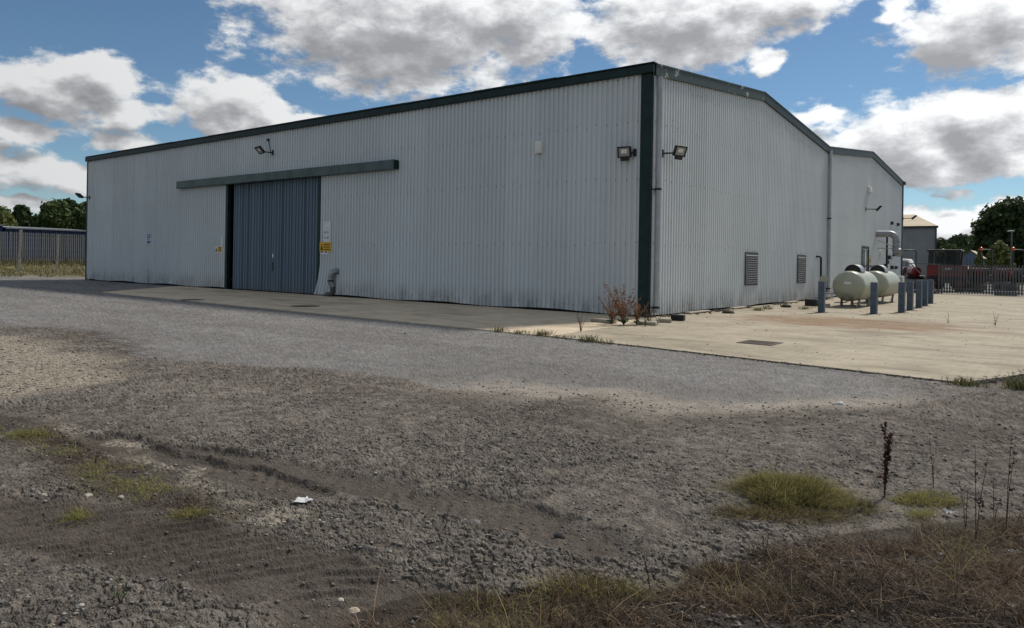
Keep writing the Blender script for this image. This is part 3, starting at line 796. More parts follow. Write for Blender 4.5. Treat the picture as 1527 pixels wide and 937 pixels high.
downpipe(.14, BAY + .05, .3, EAVE - .1, .08, MT['pipe_grey'], (.5, 3.9))
# sliding door
for s in (DOOR0, DOOR1):
    x = -s
    if s == DOOR0: MB().box(x - .24, x + .06, -.004, .10, .03, DOORH).build('door_jamb', MT['green'], WH)
    else: MB().box(x + .005, x + .18, -.055, .10, .03, DOORH).build('door_jamb', MT['green'], WH)
def door_leaf(a, b, off):
    rows = (0, .3, .8, 2.5, 1e9)
    d = wall_sheet(lambda t, o, z: (-t, .16 + off - o * 1.35 - (.055 if (t % .8) < .4 else 0), z), a, b, .05, lambda q: DOORH - .02, MT['door'], WH, name='sliding_door', rows=rows)
    return d
mid = (DOOR0 + DOOR1 - .25) / 2
d1 = door_leaf(DOOR0 + .25, mid, 0.); d2 = door_leaf(mid - .05, DOOR1 - .42, .07)
MB().box(-DOOR1, -DOOR0, .45, .5, 0, DOORH + .3).build('interior_void', MT['dark'], WH)
MB().box(-mid - .02, -mid + .02, .045, .075, .95, 1.35).build('pull_handle', MT['black'], d1)
MB().box(-mid - .035, -mid + .035, .05, .08, 1.55, 1.72).build('lock_plate', MT['white'], d1)
x0 = on_y(263, 275, -.28)[0]; x1 = on_y(587, 247, -.28)[0]
tb_ = thing('dummy', (0, 0, 0), None, None); bpy.data.objects.remove(tb_)
xm = [x0 + (x1 - x0) * i / 5 for i in range(6)]
for i in range(5):
    MB().box(xm[i] + .004, xm[i + 1] - .004, -.29 - .004 * (i % 2), -.045, 4.97 - .003 * (i % 2), 5.33 + .004 * (i % 2)).build('track_cover', MT['trackbox'], WH, bevel=.012)
MB().box(x1, x1 + .03, -.27, -.045, 4.99, 5.31).build('track_end_plate', MT['green'], WH)
# louvre vents
def louvre(y0, y1, z0, z1):
    v = MB().box(.042, .07, y0 - .06, y0, z0 - .06, z1 + .06).box(.042, .07, y1, y1 + .06, z0 - .06, z1 + .06).box(.042, .072, y0, y1, z0 - .06, z0).box(.042, .072, y0, y1, z1, z1 + .06).box(.041, .046, y0, y1, z0, z1).build('louvre_vent', MT['black'], WH)
    n = 13; h = (z1 - z0) / n
    for i in range(n):
        z = z0 + h * i; MB().add([(.05, y0, z + h * .75), (.10, y0, z + .01), (.10, y1, z + .01), (.05, y1, z + h * .75), (.045, y0, z + h * .75), (.095, y0, z), (.095, y1, z), (.045, y1, z + h * .75)],
                                 [(0, 1, 2, 3), (7, 6, 5, 4), (0, 4, 5, 1), (1, 5, 6, 2), (2, 6, 7, 3), (3, 7, 4, 0)]).build('slat', MT['slat'], v)
louvre(7.5, 8.75, .88, 2.0); louvre(13.75, 14.9, .88, 2.0)
# dark pipe with hooked top beside the valley downpipe
MB().tube([(.03, 16.55, 2.02), (.14, 16.6, 2.04), (.17, 16.85, 2.0), (.17, 16.9, 1.9), (.17, 16.95, .75)], .05, 10).build('hooked_pipe', MT['black'], WH, smooth=True)
MB().tube([(.17, 16.95, .76), (.17, 16.95, .02)], .035, 10).bar((.17, 16.95, .62), (.32, 16.95, .62), .04).bar((.17, 16.95, .3), (.3, 17.1, .3), .04).build('standpipe', MT['bollard'], WH)
# rear bay: side door, services
dr = MB().box(.04, .08, 25.3, 25.42, .1, 2.72).box(.04, .08, 26.9, 27.02, .1, 2.72).box(.04, .085, 25.42, 26.9, 2.6, 2.74).build('side_door_frame', MT['black'], WH)
MB().box(.036, .06, 25.42, 26.9, .1, 1.0).build('door_panel', MT['sign_white'], dr)
MB().box(.036, .055, 25.42, 26.9, 1.0, 2.6).build('door_pane', MT['pane'], dr)
MB().box(.056, .07, 26.1, 26.28, 1.02, 2.6).build('glazing_bar', MT['white'], dr)
MB().tube([(.3, 30.6, .1), (.3, 30.6, 3.75)], .06, 10).build('flue_pipe', MT['black'], WH, smooth=True)
for (px, py, s) in ((1330, 333, .12), (1339, 335, .12), (1326, 384, .16), (1323, 391, .14), (1333, 380, .13), (1330, 399, .14), (1336, 399, .12), (1320, 396, .12)):
    yy, zz = on_x(px, py, .1)
    MB().box(.04, .2, yy - s, yy + s, zz - s * .8, zz + s * .8).build('service_box', MT['black'], WH, bevel=.01)
yy, zz = on_x(1314, 377, .1); MB().box(.04, .16, yy - .15, yy + .15, zz - .12, zz + .12).build('service_box', MT['white'], WH, bevel=.01)
a = on_x(1279, 396, .1); b = on_x(1311, 398, .1)
MB().bar((.08, a[0], a[1]), (.08, b[0], b[1]), .06).build('service_conduit', MT['black'], WH)

# exhaust duct on the rear bay
du = thing('exhaust_duct', (0, 29.0, 0), 'galvanised bent exhaust duct high on the rear bay wall', 'duct')
pth = [(.05, 28.9, 3.55)] + [(.05 + .45, 28.95, 3.55)]
for i in range(7):
    q = i / 6 * math.pi / 2; pth.append((.72 + .38 * math.sin(q), 29.0, 3.17 + .38 * math.cos(q)))
pth += [(1.1, 29, 2.9), (1.1, 29, 2.8)]
MB().tube(pth, .19, 18).build('duct_bend', MT['galv'], du, smooth=True)
for z in (3.1, 2.84): MB().tube([(1.1, 29, z - .03), (1.1, 29, z + .03)], .22, 18).build('duct_collar', MT['galv'], du)
MB().tube([(1.1, 29, 2.79), (1.11, 28.98, 2.66), (1.16, 28.95, 2.52), (1.26, 28.9, 2.44), (1.36, 28.85, 2.42)], [.19, .22, .25, .26, .24], 18).build('duct_outlet', MT['galv'], du, smooth=True)
MB().bar((.05, 29.3, 3.2), (1.1, 29.3, 2.7), .04).bar((.05, 29.3, 2.7), (1.1, 29.3, 2.7), .04).build('duct_bracket', MT['galv'], du)

# bent vent pipe at the foot of the front wall
vx = on_y(497, 440, -.15)[0]
vp = thing('vent_pipe', (vx, -.15, 0), 'grey flexible vent pipe bending out of the wall beside the sliding door', 'pipe')
pts = [(vx + .12, .02, 1.02), (vx + .10, -.10, 1.06), (vx + .02, -.22, 1.0), (vx - .04, -.26, .85), (vx - .05, -.25, .6), (vx + .02, -.2, .4), (vx + .03, -.2, .18), (vx - .1, -.22, .1), (vx - .34, -.24, .09)]
MB().tube(pts[:6], [.11, .115, .125, .125, .12, .115], 14).build('upper_bend', MT['galv'], vp, smooth=True)
MB().tube(pts[5:], [.115, .12, .1, .09], 14).build('lower_elbow', plain('dark_grey_pipe', (.09, .09, .095), .6), vp, smooth=True)
MB().tube([(vx - .05, -.255, .69), (vx - .05, -.25, .63)], .135, 14).build('clamp_ring', MT['black'], vp)

# ------------------------------------------------------------------ floodlights, boxes, signs on the walls
def floodlight(wall, pos, arm, size, yaw, tilt, label, pir=True):
    """wall 'L' faces -Y, 'G' faces +X; arm = (along wall, outwards, up) to the head"""
    if wall == 'L': ex, ey = Vector((1, 0, 0)), Vector((0, -1, 0))
    else: ex, ey = Vector((0, 1, 0)), Vector((1, 0, 0))
    p = Vector(pos); root = thing('floodlight', tuple(p), label, 'floodlight', 'floodlights on the warehouse')
    P = lambda a, o, z: p + ex * a + ey * o + Vector((0, 0, z))
    MB().bar(P(0, .0, -.11), P(0, .0, .11), .11, .06, up=tuple(ey)).build('wall_plate', MT['black'], root, bevel=.01)
    h = P(*arm); MB().tube([P(0, .03, 0), P(arm[0] * .5, arm[1] * .6, arm[2] * .4 - .02), h], .026, 8).build('arm', MT['black'], root, smooth=True)
    # head frame
    n = (ex * math.sin(yaw) + ey * math.cos(yaw)); n = (n * math.cos(tilt) - Vector((0, 0, 1)) * math.sin(tilt)).normalized()
    sx = Vector((0, 0, 1)).cross(n).normalized(); sy = n.cross(sx)
    w, hh = size
    def slab(mb, a0, a1, b0, b1, c0, c1):
        q = [h + sx * a + sy * b_ + n * c for c in (c0, c1) for a, b_ in ((a0, b0), (a1, b0), (a1, b1), (a0, b1))]
        return mb.add(q, [(0, 3, 2, 1), (4, 5, 6, 7), (0, 1, 5, 4), (1, 2, 6, 5), (2, 3, 7, 6), (3, 0, 4, 7)])
    hb = slab(MB(), -w / 2, w / 2, -hh / 2, hh / 2, -.05, .012); 
    for s in range(5): slab(hb, -w * .4 + s * w * .2 - .008, -w * .4 + s * w * .2 + .008, -hh * .42, hh * .42, -.08, -.049)
    head = hb.build('lamp_head', MT['black'], root)
    f = MB(); t_ = .035
    slab(f, -w / 2 - .005, w / 2 + .005, hh / 2 - t_, hh / 2 + .005, .0125, .035); slab(f, -w / 2 - .005, w / 2 + .005, -hh / 2 - .005, -hh / 2 + t_, .0125, .035)
    slab(f, -w / 2 - .005, -w / 2 + t_, -hh / 2 + t_, hh / 2 - t_, .0125, .035); slab(f, w / 2 - t_, w / 2 + .005, -hh / 2 + t_, hh / 2 - t_, .0125, .035)
    f.build('bezel', MT['black'], head)
    slab(MB(), -w / 2 + t_, w / 2 - t_, -hh / 2 + t_, hh / 2 - t_, .0125, .018).build('glass', MT['lens'], head)
    slab(MB(), -w * .22, w * .22, -hh * .12, hh * .25, .0185, .022).build('reflector', MT['white'], head)
    if pir:
        slab(MB(), -w * .3, w * .3, -hh / 2 - .10, -hh / 2 - .005, -.04, .05).build('sensor', MT['black'], root, bevel=.015)
    return root
p = on_y(947, 228, -.05); floodlight('L', (p[0], -.05, p[1]), (-.27, .16, .02), (.41, .32), .12, .18, 'black square floodlight on the front wall beside the green corner')
p = on_x(988, 229, .05); floodlight('G', (.05, p[0], p[1]), (.22, .46, .06), (.44, .31), -.35, .35, 'black floodlight on the gable wall beside the corner downpipe')
p = on_y(407, 228, -.05); floodlight('L', (p[0], -.05, p[1]), (-.18, .55, .06), (.50, .36), -.2, .75, 'black floodlight above the sliding door track', False)
p = on_y(134, 295, -.05); floodlight('L', (p[0], -.05, p[1]), (-.35, .45, .1), (.45, .34), -.9, .8, 'small black floodlight at the far left end of the front wall', False)
p = on_x(1291, 312, .05); floodlight('G', (.05, p[0], p[1]), (.2, .65, .02), (.5, .34), .3, .7, 'black floodlight on a long arm high on the rear bay', False)
p = on_x(1342, 325, .05); floodlight('G', (.10, DEP - .05, p[1]), (.2, .65, .06), (.5, .34), .3, .8, 'black floodlight at the far right corner of the rear bay', False)

def wall_box(name, wall, pos, w, h, d, label, cat):
    r = thing(name, pos, label, cat)
    x, y, z = pos
    if wall == 'L':
        MB().box(x - w / 2, x + w / 2, y - d, y, z - h / 2, z + h / 2).build('housing', MT['white'], r, bevel=.02)
        MB().box(x - w * .3, x + w * .3, y - d - .012, y - d - .001, z - h * .38, z + h * .38).build('cover', MT['white'], r, bevel=.005)
    else:
        MB().box(x, x + d, y - w / 2, y + w / 2, z - h / 2, z + h / 2).build('housing', MT['white'], r, bevel=.02)
        MB().box(x + d + .001, x + d + .012, y - w * .3, y + w * .3, z - h * .38, z + h * .38).build('cover', MT['white'], r, bevel=.005)
p = on_y(803.5, 220, -.1); wall_box('alarm_box', 'L', (p[0], -.04, p[1]), .25, .40, .13, 'white alarm box high on the front wall', 'alarm')
p = on_x(1297, 283, .1); wall_box('alarm_box', 'G', (.04, p[0], p[1]), .55, .32, .14, 'small white alarm box high on the rear bay gable', 'alarm')
p = on_y(401, 209, -.05); mb = MB().box(p[0] - .05, p[0] + .05, -.14, -.045, p[1] - .05, p[1] + .05).bar((p[0] + .02, -.06, p[1] - .05), (p[0] + .16, -.06, p[1] - .62), .02)
tag(mb.build('junction_box', MT['black']), 'tiny black cable box above the floodlight over the sliding door', 'junction box')

def sign(wall, cx, cz, w, h, mat, label, items, off=.045, yy=None):
    """items: (x0,x1,z0,z1 as fractions, material, name)"""
    if wall == 'L':
        r = thing('sign', (cx, -off, cz), label, 'sign'); B = lambda a, b, c, d, o0, o1: MB().box(cx + a, cx + b, -off - o1, -off - o0, cz + c, cz + d)
    else:
        r = thing('sign', (off, cx, cz), label, 'sign'); B = lambda a, b, c, d, o0, o1: MB().box(off + o0, off + o1, cx + a, cx + b, cz + c, cz + d)
    B(-w / 2, w / 2, -h / 2, h / 2, 0, .006).build('plate', mat, r)
    for (a, b, c, d, m, nm) in items: B((a - .5) * w, (b - .5) * w, (c - .5) * h, (d - .5) * h, .0065, .009).build(nm, m, r)
    return r
p = on_y(221.5, 356, -.05)
sg_ = sign('L', p[0], p[1], .50, .56, MT['sign_white'], 'blue and white arrow sign on the front wall near its left end',
     [(.12, .95, .55, .95, MT['sign_blue'], 'blue_panel'), (.12, .95, .05, .30, MT['sign_blue'], 'blue_panel')])
cx, cz = p
MB().box(cx - .08, cx + .2, -.06, -.055, cz - .06, cz - .02).add([(cx - .18, -.06, cz - .04), (cx - .06, -.06, cz - .11), (cx - .06, -.06, cz + .03)], [(0, 1, 2)]).build('arrow', MT['sign_blue'], sg_)
for i, (a, b) in enumerate(((-.12, .16), (-.12, .08))): MB().box(cx + a, cx + b, -.0565, -.0545, cz + .17 - i * .08, cz + .20 - i * .08).build('lettering', MT['sign_white'], sg_)
p = on_y(326, 372, -.05)
s1 = sign('L', p[0], p[1], .62, .34, MT['sign_white'], 'white and yellow warning sign left of the sliding door', [(.38, .96, .1, .9, MT['yellow'], 'yellow_panel')])
tri = MB().add([(p[0] - .27, -.056, p[1] - .11), (p[0] - .11, -.056, p[1] - .11), (p[0] - .19, -.056, p[1] + .09)], [(0, 1, 2)]).build('warning_triangle', MT['ink'], s1)
for i in range(3): MB().box(p[0] - .04, p[0] + .24, -.0575, -.0555, p[1] + .07 - i * .07, p[1] + .095 - i * .07).build('lettering', MT['ink'], s1)
p = on_y(331, 361, -.05); sign('L', p[0], p[1], .20, .38, MT['sign_white'], 'narrow white notice above the warning sign left of the sliding door', [])
p = on_y(487.5, 350, -.05)
s2 = sign('L', p[0], p[1], .50, 1.1, MT['sign_white'], 'tall white safety notice right of the sliding door', [(.18 + .36 * i, .34 + .36 * i, .15 + .2 * j, .22 + .2 * j, MT['ink_grey'] if (i + j) % 2 else MT['sign_blue'], 'pictogram') for i in range(2) for j in range(3)])
p = on_y(485.5, 368.5, -.06)
s3 = sign('L', p[0], p[1], .76, .40, MT['yellow'], 'yellow warning sign below the tall notice right of the sliding door', [], off=.062)
MB().add([(p[0] - .32, -.072, p[1] - .13), (p[0] - .16, -.072, p[1] - .13), (p[0] - .24, -.072, p[1] + .11)], [(0, 1, 2)]).build('warning_triangle', MT['ink'], s3)
for i in range(3): MB().box(p[0] - .10, p[0] + .3, -.0735, -.0715, p[1] + .08 - i * .10, p[1] + .115 - i * .10).build('lettering', MT['ink'], s3)
p = on_y(483.5, 376, -.06); sign('L', p[0], p[1], .52, .22, MT['sign_white'], 'small white label under the yellow sign right of the sliding door', [(.1, .35, .3, .7, MT['ink_grey'], 'pictogram'), (.6, .85, .3, .7, MT['ink_grey'], 'pictogram')], off=.06)
p = on_x(1297.5, 389, .05); sign('G', p[0], p[1], .55, .36, MT['yellow'], 'yellow notice beside the glazed side door of the rear bay', [(.2, .8, .3, .7, MT['ink_grey'], 'pictogram')])

# ------------------------------------------------------------------ gas tanks
def gas_tank(cx, y0, y1, label):
    r0 = .585; cz = .83
    root = thing('gas_tank', (cx, (y0 + y1) / 2, 0), label, 'gas tank', 'gas tanks beside the warehouse')
    prof = []
    dish = .24
    for i in range(9):
        a = i / 8 * math.pi / 2; prof.append((y0 + dish * (1 - math.sin(a)), max(r0 * math.cos(a) ** .85, .002)) if i else None)
    left = [(y0 + dish - dish * math.sin(a), r0 * max(math.cos(a), 0) ** .6) for a in [math.pi / 2 * (1 - i / 8) for i in range(9)]]
    rgt = [(y1 - dish + dish * math.sin(a), r0 * max(math.cos(a), 0) ** .6) for a in [math.pi / 2 * (i / 8) for i in range(9)]]
    seq = left + [((y0 + y1) / 2, r0)] + rgt
    MB().tube([(cx, y, cz) for y, r in seq], [max(r, .004) for y, r in seq], 40).build('vessel', MT['tank'], root, smooth=True)
    for y in (y0 + dish, (y0 + y1) / 2, y1 - dish): MB().tube([(cx, y - .012, cz), (cx, y + .012, cz)], r0 + .006, 40, cap=False).build('weld_band', MT['tank'], root)
    # valve hood
    ym = y0 + (y1 - y0) * .42; hood = MB(); n = 14; w = .30
    for yy_ in (ym - .34, ym + .34):
        for i in range(n + 1):
            a = math.pi * i / n; hood.v.append((cx + w * math.cos(a), yy_, cz + r0 - .06 + .30 * math.sin(a)))
    hood.f = [(i, i + 1, i + n + 2, i + n + 1) for i in range(n)]
    hood.f.append(tuple(range(n + 1, 2 * n + 2)))
    h = hood.build('valve_hood', MT['galv'], root)
    so = h.modifiers.new('t', 'SOLIDIFY'); so.thickness = .015
    hd = MB()
    for i in range(n + 1):
        a = math.pi * i / n; hd.v.append((cx + .27 * math.cos(a), ym - .30, cz + r0 - .06 + .27 * math.sin(a)))
    hd.f = [tuple(range(n + 1))[::-1]]; hd.build('hood_front', MT['black'], h)
    MB().tube([(cx - .05, ym - .1, cz + r0 - .05), (cx - .05, ym - .1, cz + r0 + .14)], .04, 8).tube([(cx + .1, ym, cz + r0 - .05), (cx + .1, ym, cz + r0 + .12)], .05, 8).build('valve', MT['galv'], h)
    for y in (y0 + .55, y1 - .55):
        for s in (-1, 1):
            MB().bar((cx + s * .30, y, .02), (cx + s * .34, y, .42), .07, .05).box(cx + s * .30 - .09, cx + s * .30 + .09, y - .09, y + .09, .017, .03).build('leg', MT['tank'], root)
            MB().bar((cx + s * .30, y - .28, .03), (cx + s * .33, y - .03, .36), .035).build('brace', MT['galv'], root)
    MB().box(cx - .10, cx + .14, y0 - .012, y0 + .02, cz + .08, cz + .17).build('data_plate', MT['sign_white'], root)
    MB().tube([(cx, y0 + .02, cz - .3), (cx, y0 + .1, .3), (cx - .1, y0 + .4, .2), (cx - .6, y0 + .6, .15)], .02, 8).build('drain_pipe', MT['galv'], root)
    return root
gas_tank(2.82, 10.75, 13.5, 'sage green gas tank on legs, nearer to the camera, behind the bollards')
gas_tank(2.82, 14.9, 18.0, 'sage green gas tank on legs, farther one, beside the right bollards')
vg = thing('gas_valve_post', (1.95, 10.9, 0), 'round regulator on a thin post left of the nearer gas tank', 'valve')
MB().tube([(1.95, 10.9, .0), (1.95, 10.9, 1.0)], .03, 8).bar((1.75, 10.9, .06), (2.15, 10.9, .06), .2, .12).build('post', MT['galv'], vg)
MB().tube([(1.95, 10.8, 1.08), (1.95, 10.84, 1.08), (1.95, 10.92, 1.08)], [.12, .16, .12], 16).build('regulator', MT['tank'], vg, smooth=True)
MB().tube([(1.95, 10.9, .55), (2.15, 11.2, .5), (2.4, 11.4, .6)], .02, 8).build('hose', MT['black'], vg, smooth=True)
MB().box(1.3, 1.75, 10.6, 11.3, .017, .28).build('meter_box', MT['black'], vg, bevel=.02)

# ------------------------------------------------------------------ bollards
bol = thing('bollard', (0, 0, 0), '', 'bollard', 'slate blue square bollards round the gas tanks')
MB().box(-.10, .10, -.10, .10, -.1, 1.06).build('post', MT['bollard'], bol, bevel=.012)
MB().prism([(-.104, -.104), (.104, -.104), (.104, .104), (-.104, .104)], 1.061, 1.072).build('cap', MT['bollard'], bol)
cb = MB(); 
poly = [(.25 * math.cos(a) * random.uniform(.8, 1.15), .22 * math.sin(a) * random.uniform(.8, 1.15)) for a in np.linspace(0, 2 * math.pi, 14)[:-1]]
cb.prism(poly, .005, .026).build('footing', MT['iron'], bol)
BL = [((1225, 467), 'slate blue square bollard left of the gas tanks, nearest the warehouse wall'),
      ((1303, 469), 'slate blue square bollard in front of the nearer gas tank'),
      ((1344.5, 467), 'first of the five bollards right of the gas tanks'),
      ((1357, 463.5), 'second of the five bollards right of the gas tanks'),
      ((1370, 460), 'third of the five bollards right of the gas tanks'),
      ((1379, 457), 'fourth of the five bollards right of the gas tanks'),
      ((1387.5, 453.5), 'last and farthest of the five bollards right of the gas tanks')]
for i, (px, lab) in enumerate(BL):
    x, y = gp(*px)
    if i == 0: bol.location = (x, y, 0); bol.rotation_euler.z = .02; bol['label'] = lab
    else: copy_tree(bol, (x, y, 0), random.uniform(-.06, .06), lab)

# ------------------------------------------------------------------ palisade fences
def palisade(name, a, b, z, hgt, label, mat, pale_w, gap, post_every, tilt_one=False):
    a, b = Vector(a), Vector(b); d = (b - a); L_ = d.length; rz = math.atan2(d.y, d.x)
    root = thing(name, (a.x, a.y, z), label, 'fence', rz=rz); root['_o'] = (0, 0, 0)
    src = MB(); w = pale_w / 2
    src.add([(-w, 0, .05), (0, -.02, .05), (w, 0, .05), (-w, 0, hgt - .12), (0, -.02, hgt - .12), (w, 0, hgt - .12), (0, 0, hgt),
             (-w, .006, .05), (0, -.012, .05), (w, .006, .05), (-w, .006, hgt - .12), (0, -.012, hgt - .12), (w, .006, hgt - .12), (0, .006, hgt)],
            [(0, 1, 4, 3), (1, 2, 5, 4), (3, 4, 6), (4, 5, 6), (7, 10, 11, 8), (8, 11, 12, 9), (10, 13, 11), (11, 13, 12), (0, 3, 10, 7), (2, 9, 12, 5)])
    first = None; n = int(L_ / gap)
    for i in range(n + 1):
        lx = i * gap
        if first is None: first = src.build('pale', mat, root, world_coords=False); o = first
        else: o = link_copy(first, root)
        o.location = (lx, -.03, random.uniform(-.012, .012)); o.rotation_euler = (0, random.uniform(-.012, .012), 0)
    for zz in (.35, hgt - .38): MB().box(0, L_, -.028, .02, zz - .025, zz + .025).build('rail', mat, root, world_coords=False)
    k = 0; po = None
    while k * post_every <= L_ + .01:
        if po is None: po = MB().box(-.05, .05, .022, .10, -.3, hgt - .1).build('post', mat, root, world_coords=False)
        else: link_copy(po, root, (k * post_every, 0, 0))
        k += 1
    return root
fx0 = on_y(1404, 438, 32.5)[0]
palisade('palisade_gate', (fx0, 32.5), (fx0 + 11, 32.5), 0, 1.86, 'grey steel palisade gate across the right-hand yard', MT['galv_dark'], .085, .145, 2.75)
palisade('palisade_fence', (-53.3, -5), (-56.8, 22), .74, 2.42, 'galvanised palisade fence on the weedy bank at far left', MT['galv_fence'], .105, .155, 2.75)

# ramp with handrail left of the gate, cabinet, beam
hr = thing('handrail_ramp', (2.0, 32.2, 0), 'low dark ramp with sloping steel handrail left of the palisade gate', 'ramp')
x0r = on_y(1352, 395, 32)[0]
MB().box(x0r + .35, 2.8, 31.6, 33.2, .02, .22).build('platform', plain('dark_concrete', (.10, .095, .09), .85), hr)
MB().bar((x0r, 32, 1.84), (fx0 - .05, 32.2, 1.80), .05).build('top_rail', MT['galv_dark'], hr)
MB().bar((x0r + .25, 32, 1.8), (fx0 - .05, 32.05, .06), .055).build('sloping_rail', MT['galv_dark'], hr)
MB().bar((x0r, 32, .02), (x0r, 32, 1.86), .06).build('rail_post', MT['galv_dark'], hr)
MB().bar((fx0 - .1, 32.15, .02), (fx0 - .1, 32.15, 1.86), .08).build('gate_post', MT['galv_dark'], hr)
cbx, cby = .9, 31.2
cbn = thing('meter_cabinet', (cbx, cby, 0), 'pale grey meter cabinet against the rear corner behind the bollards', 'cabinet')
MB().box(cbx - .25, cbx + .25, cby - .2, cby + .2, .02, 1.05).build('housing', MT['white'], cbn, bevel=.02)
MB().box(cbx - .2, cbx + .2, cby - .215, cby - .201, .12, .95).build('door', MT['pipe_grey'], cbn)
bx, by = gp(1484, 441); bx2, by2 = gp(1517, 442)
tag(MB().bar((bx, by, .14), (bx2, by2, .14), .26, .24).build('concrete_beam', plain('pale_beam', (.34, .38, .42), .7), bevel=.02), 'pale beam lying on the yard against the palisade gate', 'beam')

# ------------------------------------------------------------------ red plant machines behind the gate
def roller(x, y, rz, label, beacon=True):
    r = thing('ride_on_roller', (x, y, 0), label, 'road roller', 'red plant machines behind the gate', rz=rz)
    W = dict(parent=r, world_coords=False)
    for s in (-1, 1):
        d = MB().tube([(s * 1.0, -.6, .42), (s * 1.0, .6, .42)], .42, 24).build('drum', MT['steel'], smooth=True, **W)
        MB().tube([(s * 1.0, -.68, .42), (s * 1.0, -.61, .42)], .16, 12).tube([(s * 1.0, .61, .42), (s * 1.0, .68, .42)], .16, 12).build('drum_hub', MT['black'], d, world_coords=False)
    MB().box(-1.25, 1.25, -.62, .62, .70, 1.0).build('frame', MT['black'], bevel=.03, **W)
    MB().tube([(-1.35, 0, 1.28), (-1.3, 0, 1.28), (-.35, 0, 1.28), (-.3, 0, 1.28)], [.22, .34, .34, .25], 20).build('front_tank', MT['red'], smooth=True, **W)
    bn = MB().tube([(.25, 0, 1.25), (.3, 0, 1.25), (1.3, 0, 1.25), (1.38, 0, 1.25)], [.3, .38, .38, .24], 20).build('bonnet', MT['red'], smooth=True, **W)
    MB().box(.5, 1.1, -.40, -.36, 1.12, 1.2).build('stripe', MT['white'], bn, world_coords=False)
    MB().box(-.25, .2, -.3, .3, 1.0, 1.15).box(.12, .24, -.28, .28, 1.15, 1.6).build('seat', MT['black'], bevel=.03, **W)
    MB().tube([(-.4, 0, 1.3), (-.3, 0, 1.65)], .02, 8).tube([(-.32, -.15, 1.65), (-.28, .15, 1.67)], .02, 8).build('steering_wheel', MT['black'], **W)
    pts = [(.25, -.55, 1.0), (.25, -.55, 2.65)] + [(.25, -.55 + .2 * (1 - math.cos(a)), 2.65 + .2 * math.sin(a)) for a in np.linspace(.3, math.pi / 2, 5)]
    pts += [(.25, -p[1], p[2]) for p in pts[::-1]]
    MB().tube(pts, .04, 8).build('roll_bar', MT['black'], smooth=True, **W)
    if beacon: MB().tube([(.25, .52, 2.78), (.25, .52, 2.82), (.25, .52, 2.98), (.25, .52, 3.02)], [.05, .085, .08, .03], 12).build('beacon', MT['orange'], smooth=True, **W)
    return r
roller(on_y(1476, 400, 39)[0], 39, rad(150), 'red ride-on roller with roll bar and orange beacon behind the gate')
roller(on_y(1524, 400, 39)[0], 39.2, rad(150), 'red ride-on roller cut by the right edge of the picture')
roller(on_y(1356, 400, 41)[0], 41, rad(120), 'red roller with roll bar partly hidden by the warehouse corner', False)
lx = on_y(1412, 400, 39)[0]
ld = thing('cabbed_loader', (lx, 39, 0), 'dark red cabbed loader standing behind the gate by the shed', 'loader', 'red plant machines behind the gate')
MB().box(lx - 1.15, lx + 1.25, 38.4, 39.8, .95, 1.78).build('body', MT['red'], ld, bevel=.06)
MB().box(lx - .1, lx + .35, 38.385, 38.398, 1.42, 1.58).build('name_plate', MT['sign_white'], ld)
MB().box(lx - 1.25, lx + 1.3, 38.35, 39.85, .55, .94).build('chassis', MT['black'], ld, bevel=.04)
for s in (-.75, .85):
    for yy in (38.3, 39.9):
        w_ = MB().tube([(lx + s, yy - .16, .52), (lx + s, yy - .12, .52), (lx + s, yy + .12, .52), (lx + s, yy + .16, .52)], [.46, .52, .52, .46], 22).build('wheel', MT['rubber'], ld, smooth=True)
        MB().tube([(lx + s, yy - .18, .52), (lx + s, yy + .18, .52)], .24, 14).build('rim', MT['red'], w_)
for sx_ in (-1.0, -.05, .78):
    for yy in (38.5, 39.7): MB().bar((lx + sx_, yy, 1.78), (lx + sx_ + .04, yy, 2.72), .14).build('cab_pillar', MT['black'], ld)
MB().box(lx - 1.15, lx + .95, 38.35, 39.85, 2.70, 2.84).build('cab_roof', MT['black'], ld, bevel=.05)
MB().box(lx - .6, lx - .1, 38.8, 39.4, 1.78, 2.4).build('seat', MT['black'], ld, bevel=.05)
MB().box(lx - .02, lx + .5, 39.55, 39.62, 1.8, 2.68).box(lx + .1, lx + .3, 38.9, 39.2, 1.78, 2.15).build('control_console', MT['black'], ld, bevel=.03)
MB().tube([(lx + .9, 38.7, 1.78), (lx + .9, 38.7, 2.25)], .05, 8).build('exhaust_pipe', MT['black'], ld)
gm = Mat('cab_glass', .05, 0, .5); gm.color((.05, .06, .06)); tp = gm.n('ShaderNodeBsdfTransparent'); tp.inputs[0].default_value = (.75, .8, .78, 1); mxg = gm.n('ShaderNodeMixShader'); mxg.inputs[0].default_value = .8
gm.link(gm.b.outputs[0], mxg.inputs[1]); gm.link(tp.outputs[0], mxg.inputs[2]); gm.link(mxg.outputs[0], gm.t.nodes['Material Output'].inputs['Surface'])
MB().box(lx - .95, lx - .1, 38.47, 38.48, 1.8, 2.68).build('cab_pane', gm.m, ld); MB().box(lx, lx + .75, 38.47, 38.48, 1.8, 2.68).build('cab_pane', gm.m, ld)
vx_, vz_ = on_y(1351, 388, 44)
vn = thing('parked_van', (vx_, 44.5, 0), 'white vehicle cab just showing past the warehouse corner', 'van')
MB().add([(vx_ - 1.6, 43.6, .5), (vx_ + .5, 43.6, .5), (vx_ + .55, 43.6, 1.4), (vx_ + .25, 43.6, 2.2), (vx_ - 1.6, 43.6, 2.35), (vx_ - 1.6, 45.3, .5), (vx_ + .5, 45.3, .5), (vx_ + .55, 45.3, 1.4), (vx_ + .25, 45.3, 2.2), (vx_ - 1.6, 45.3, 2.35)],
         [(0, 1, 2, 3, 4), (9, 8, 7, 6, 5), (0, 5, 6, 1), (1, 6, 7, 2), (2, 7, 8, 3), (3, 8, 9, 4), (4, 9, 5, 0)]).build('body', MT['white'], vn, bevel=.08)
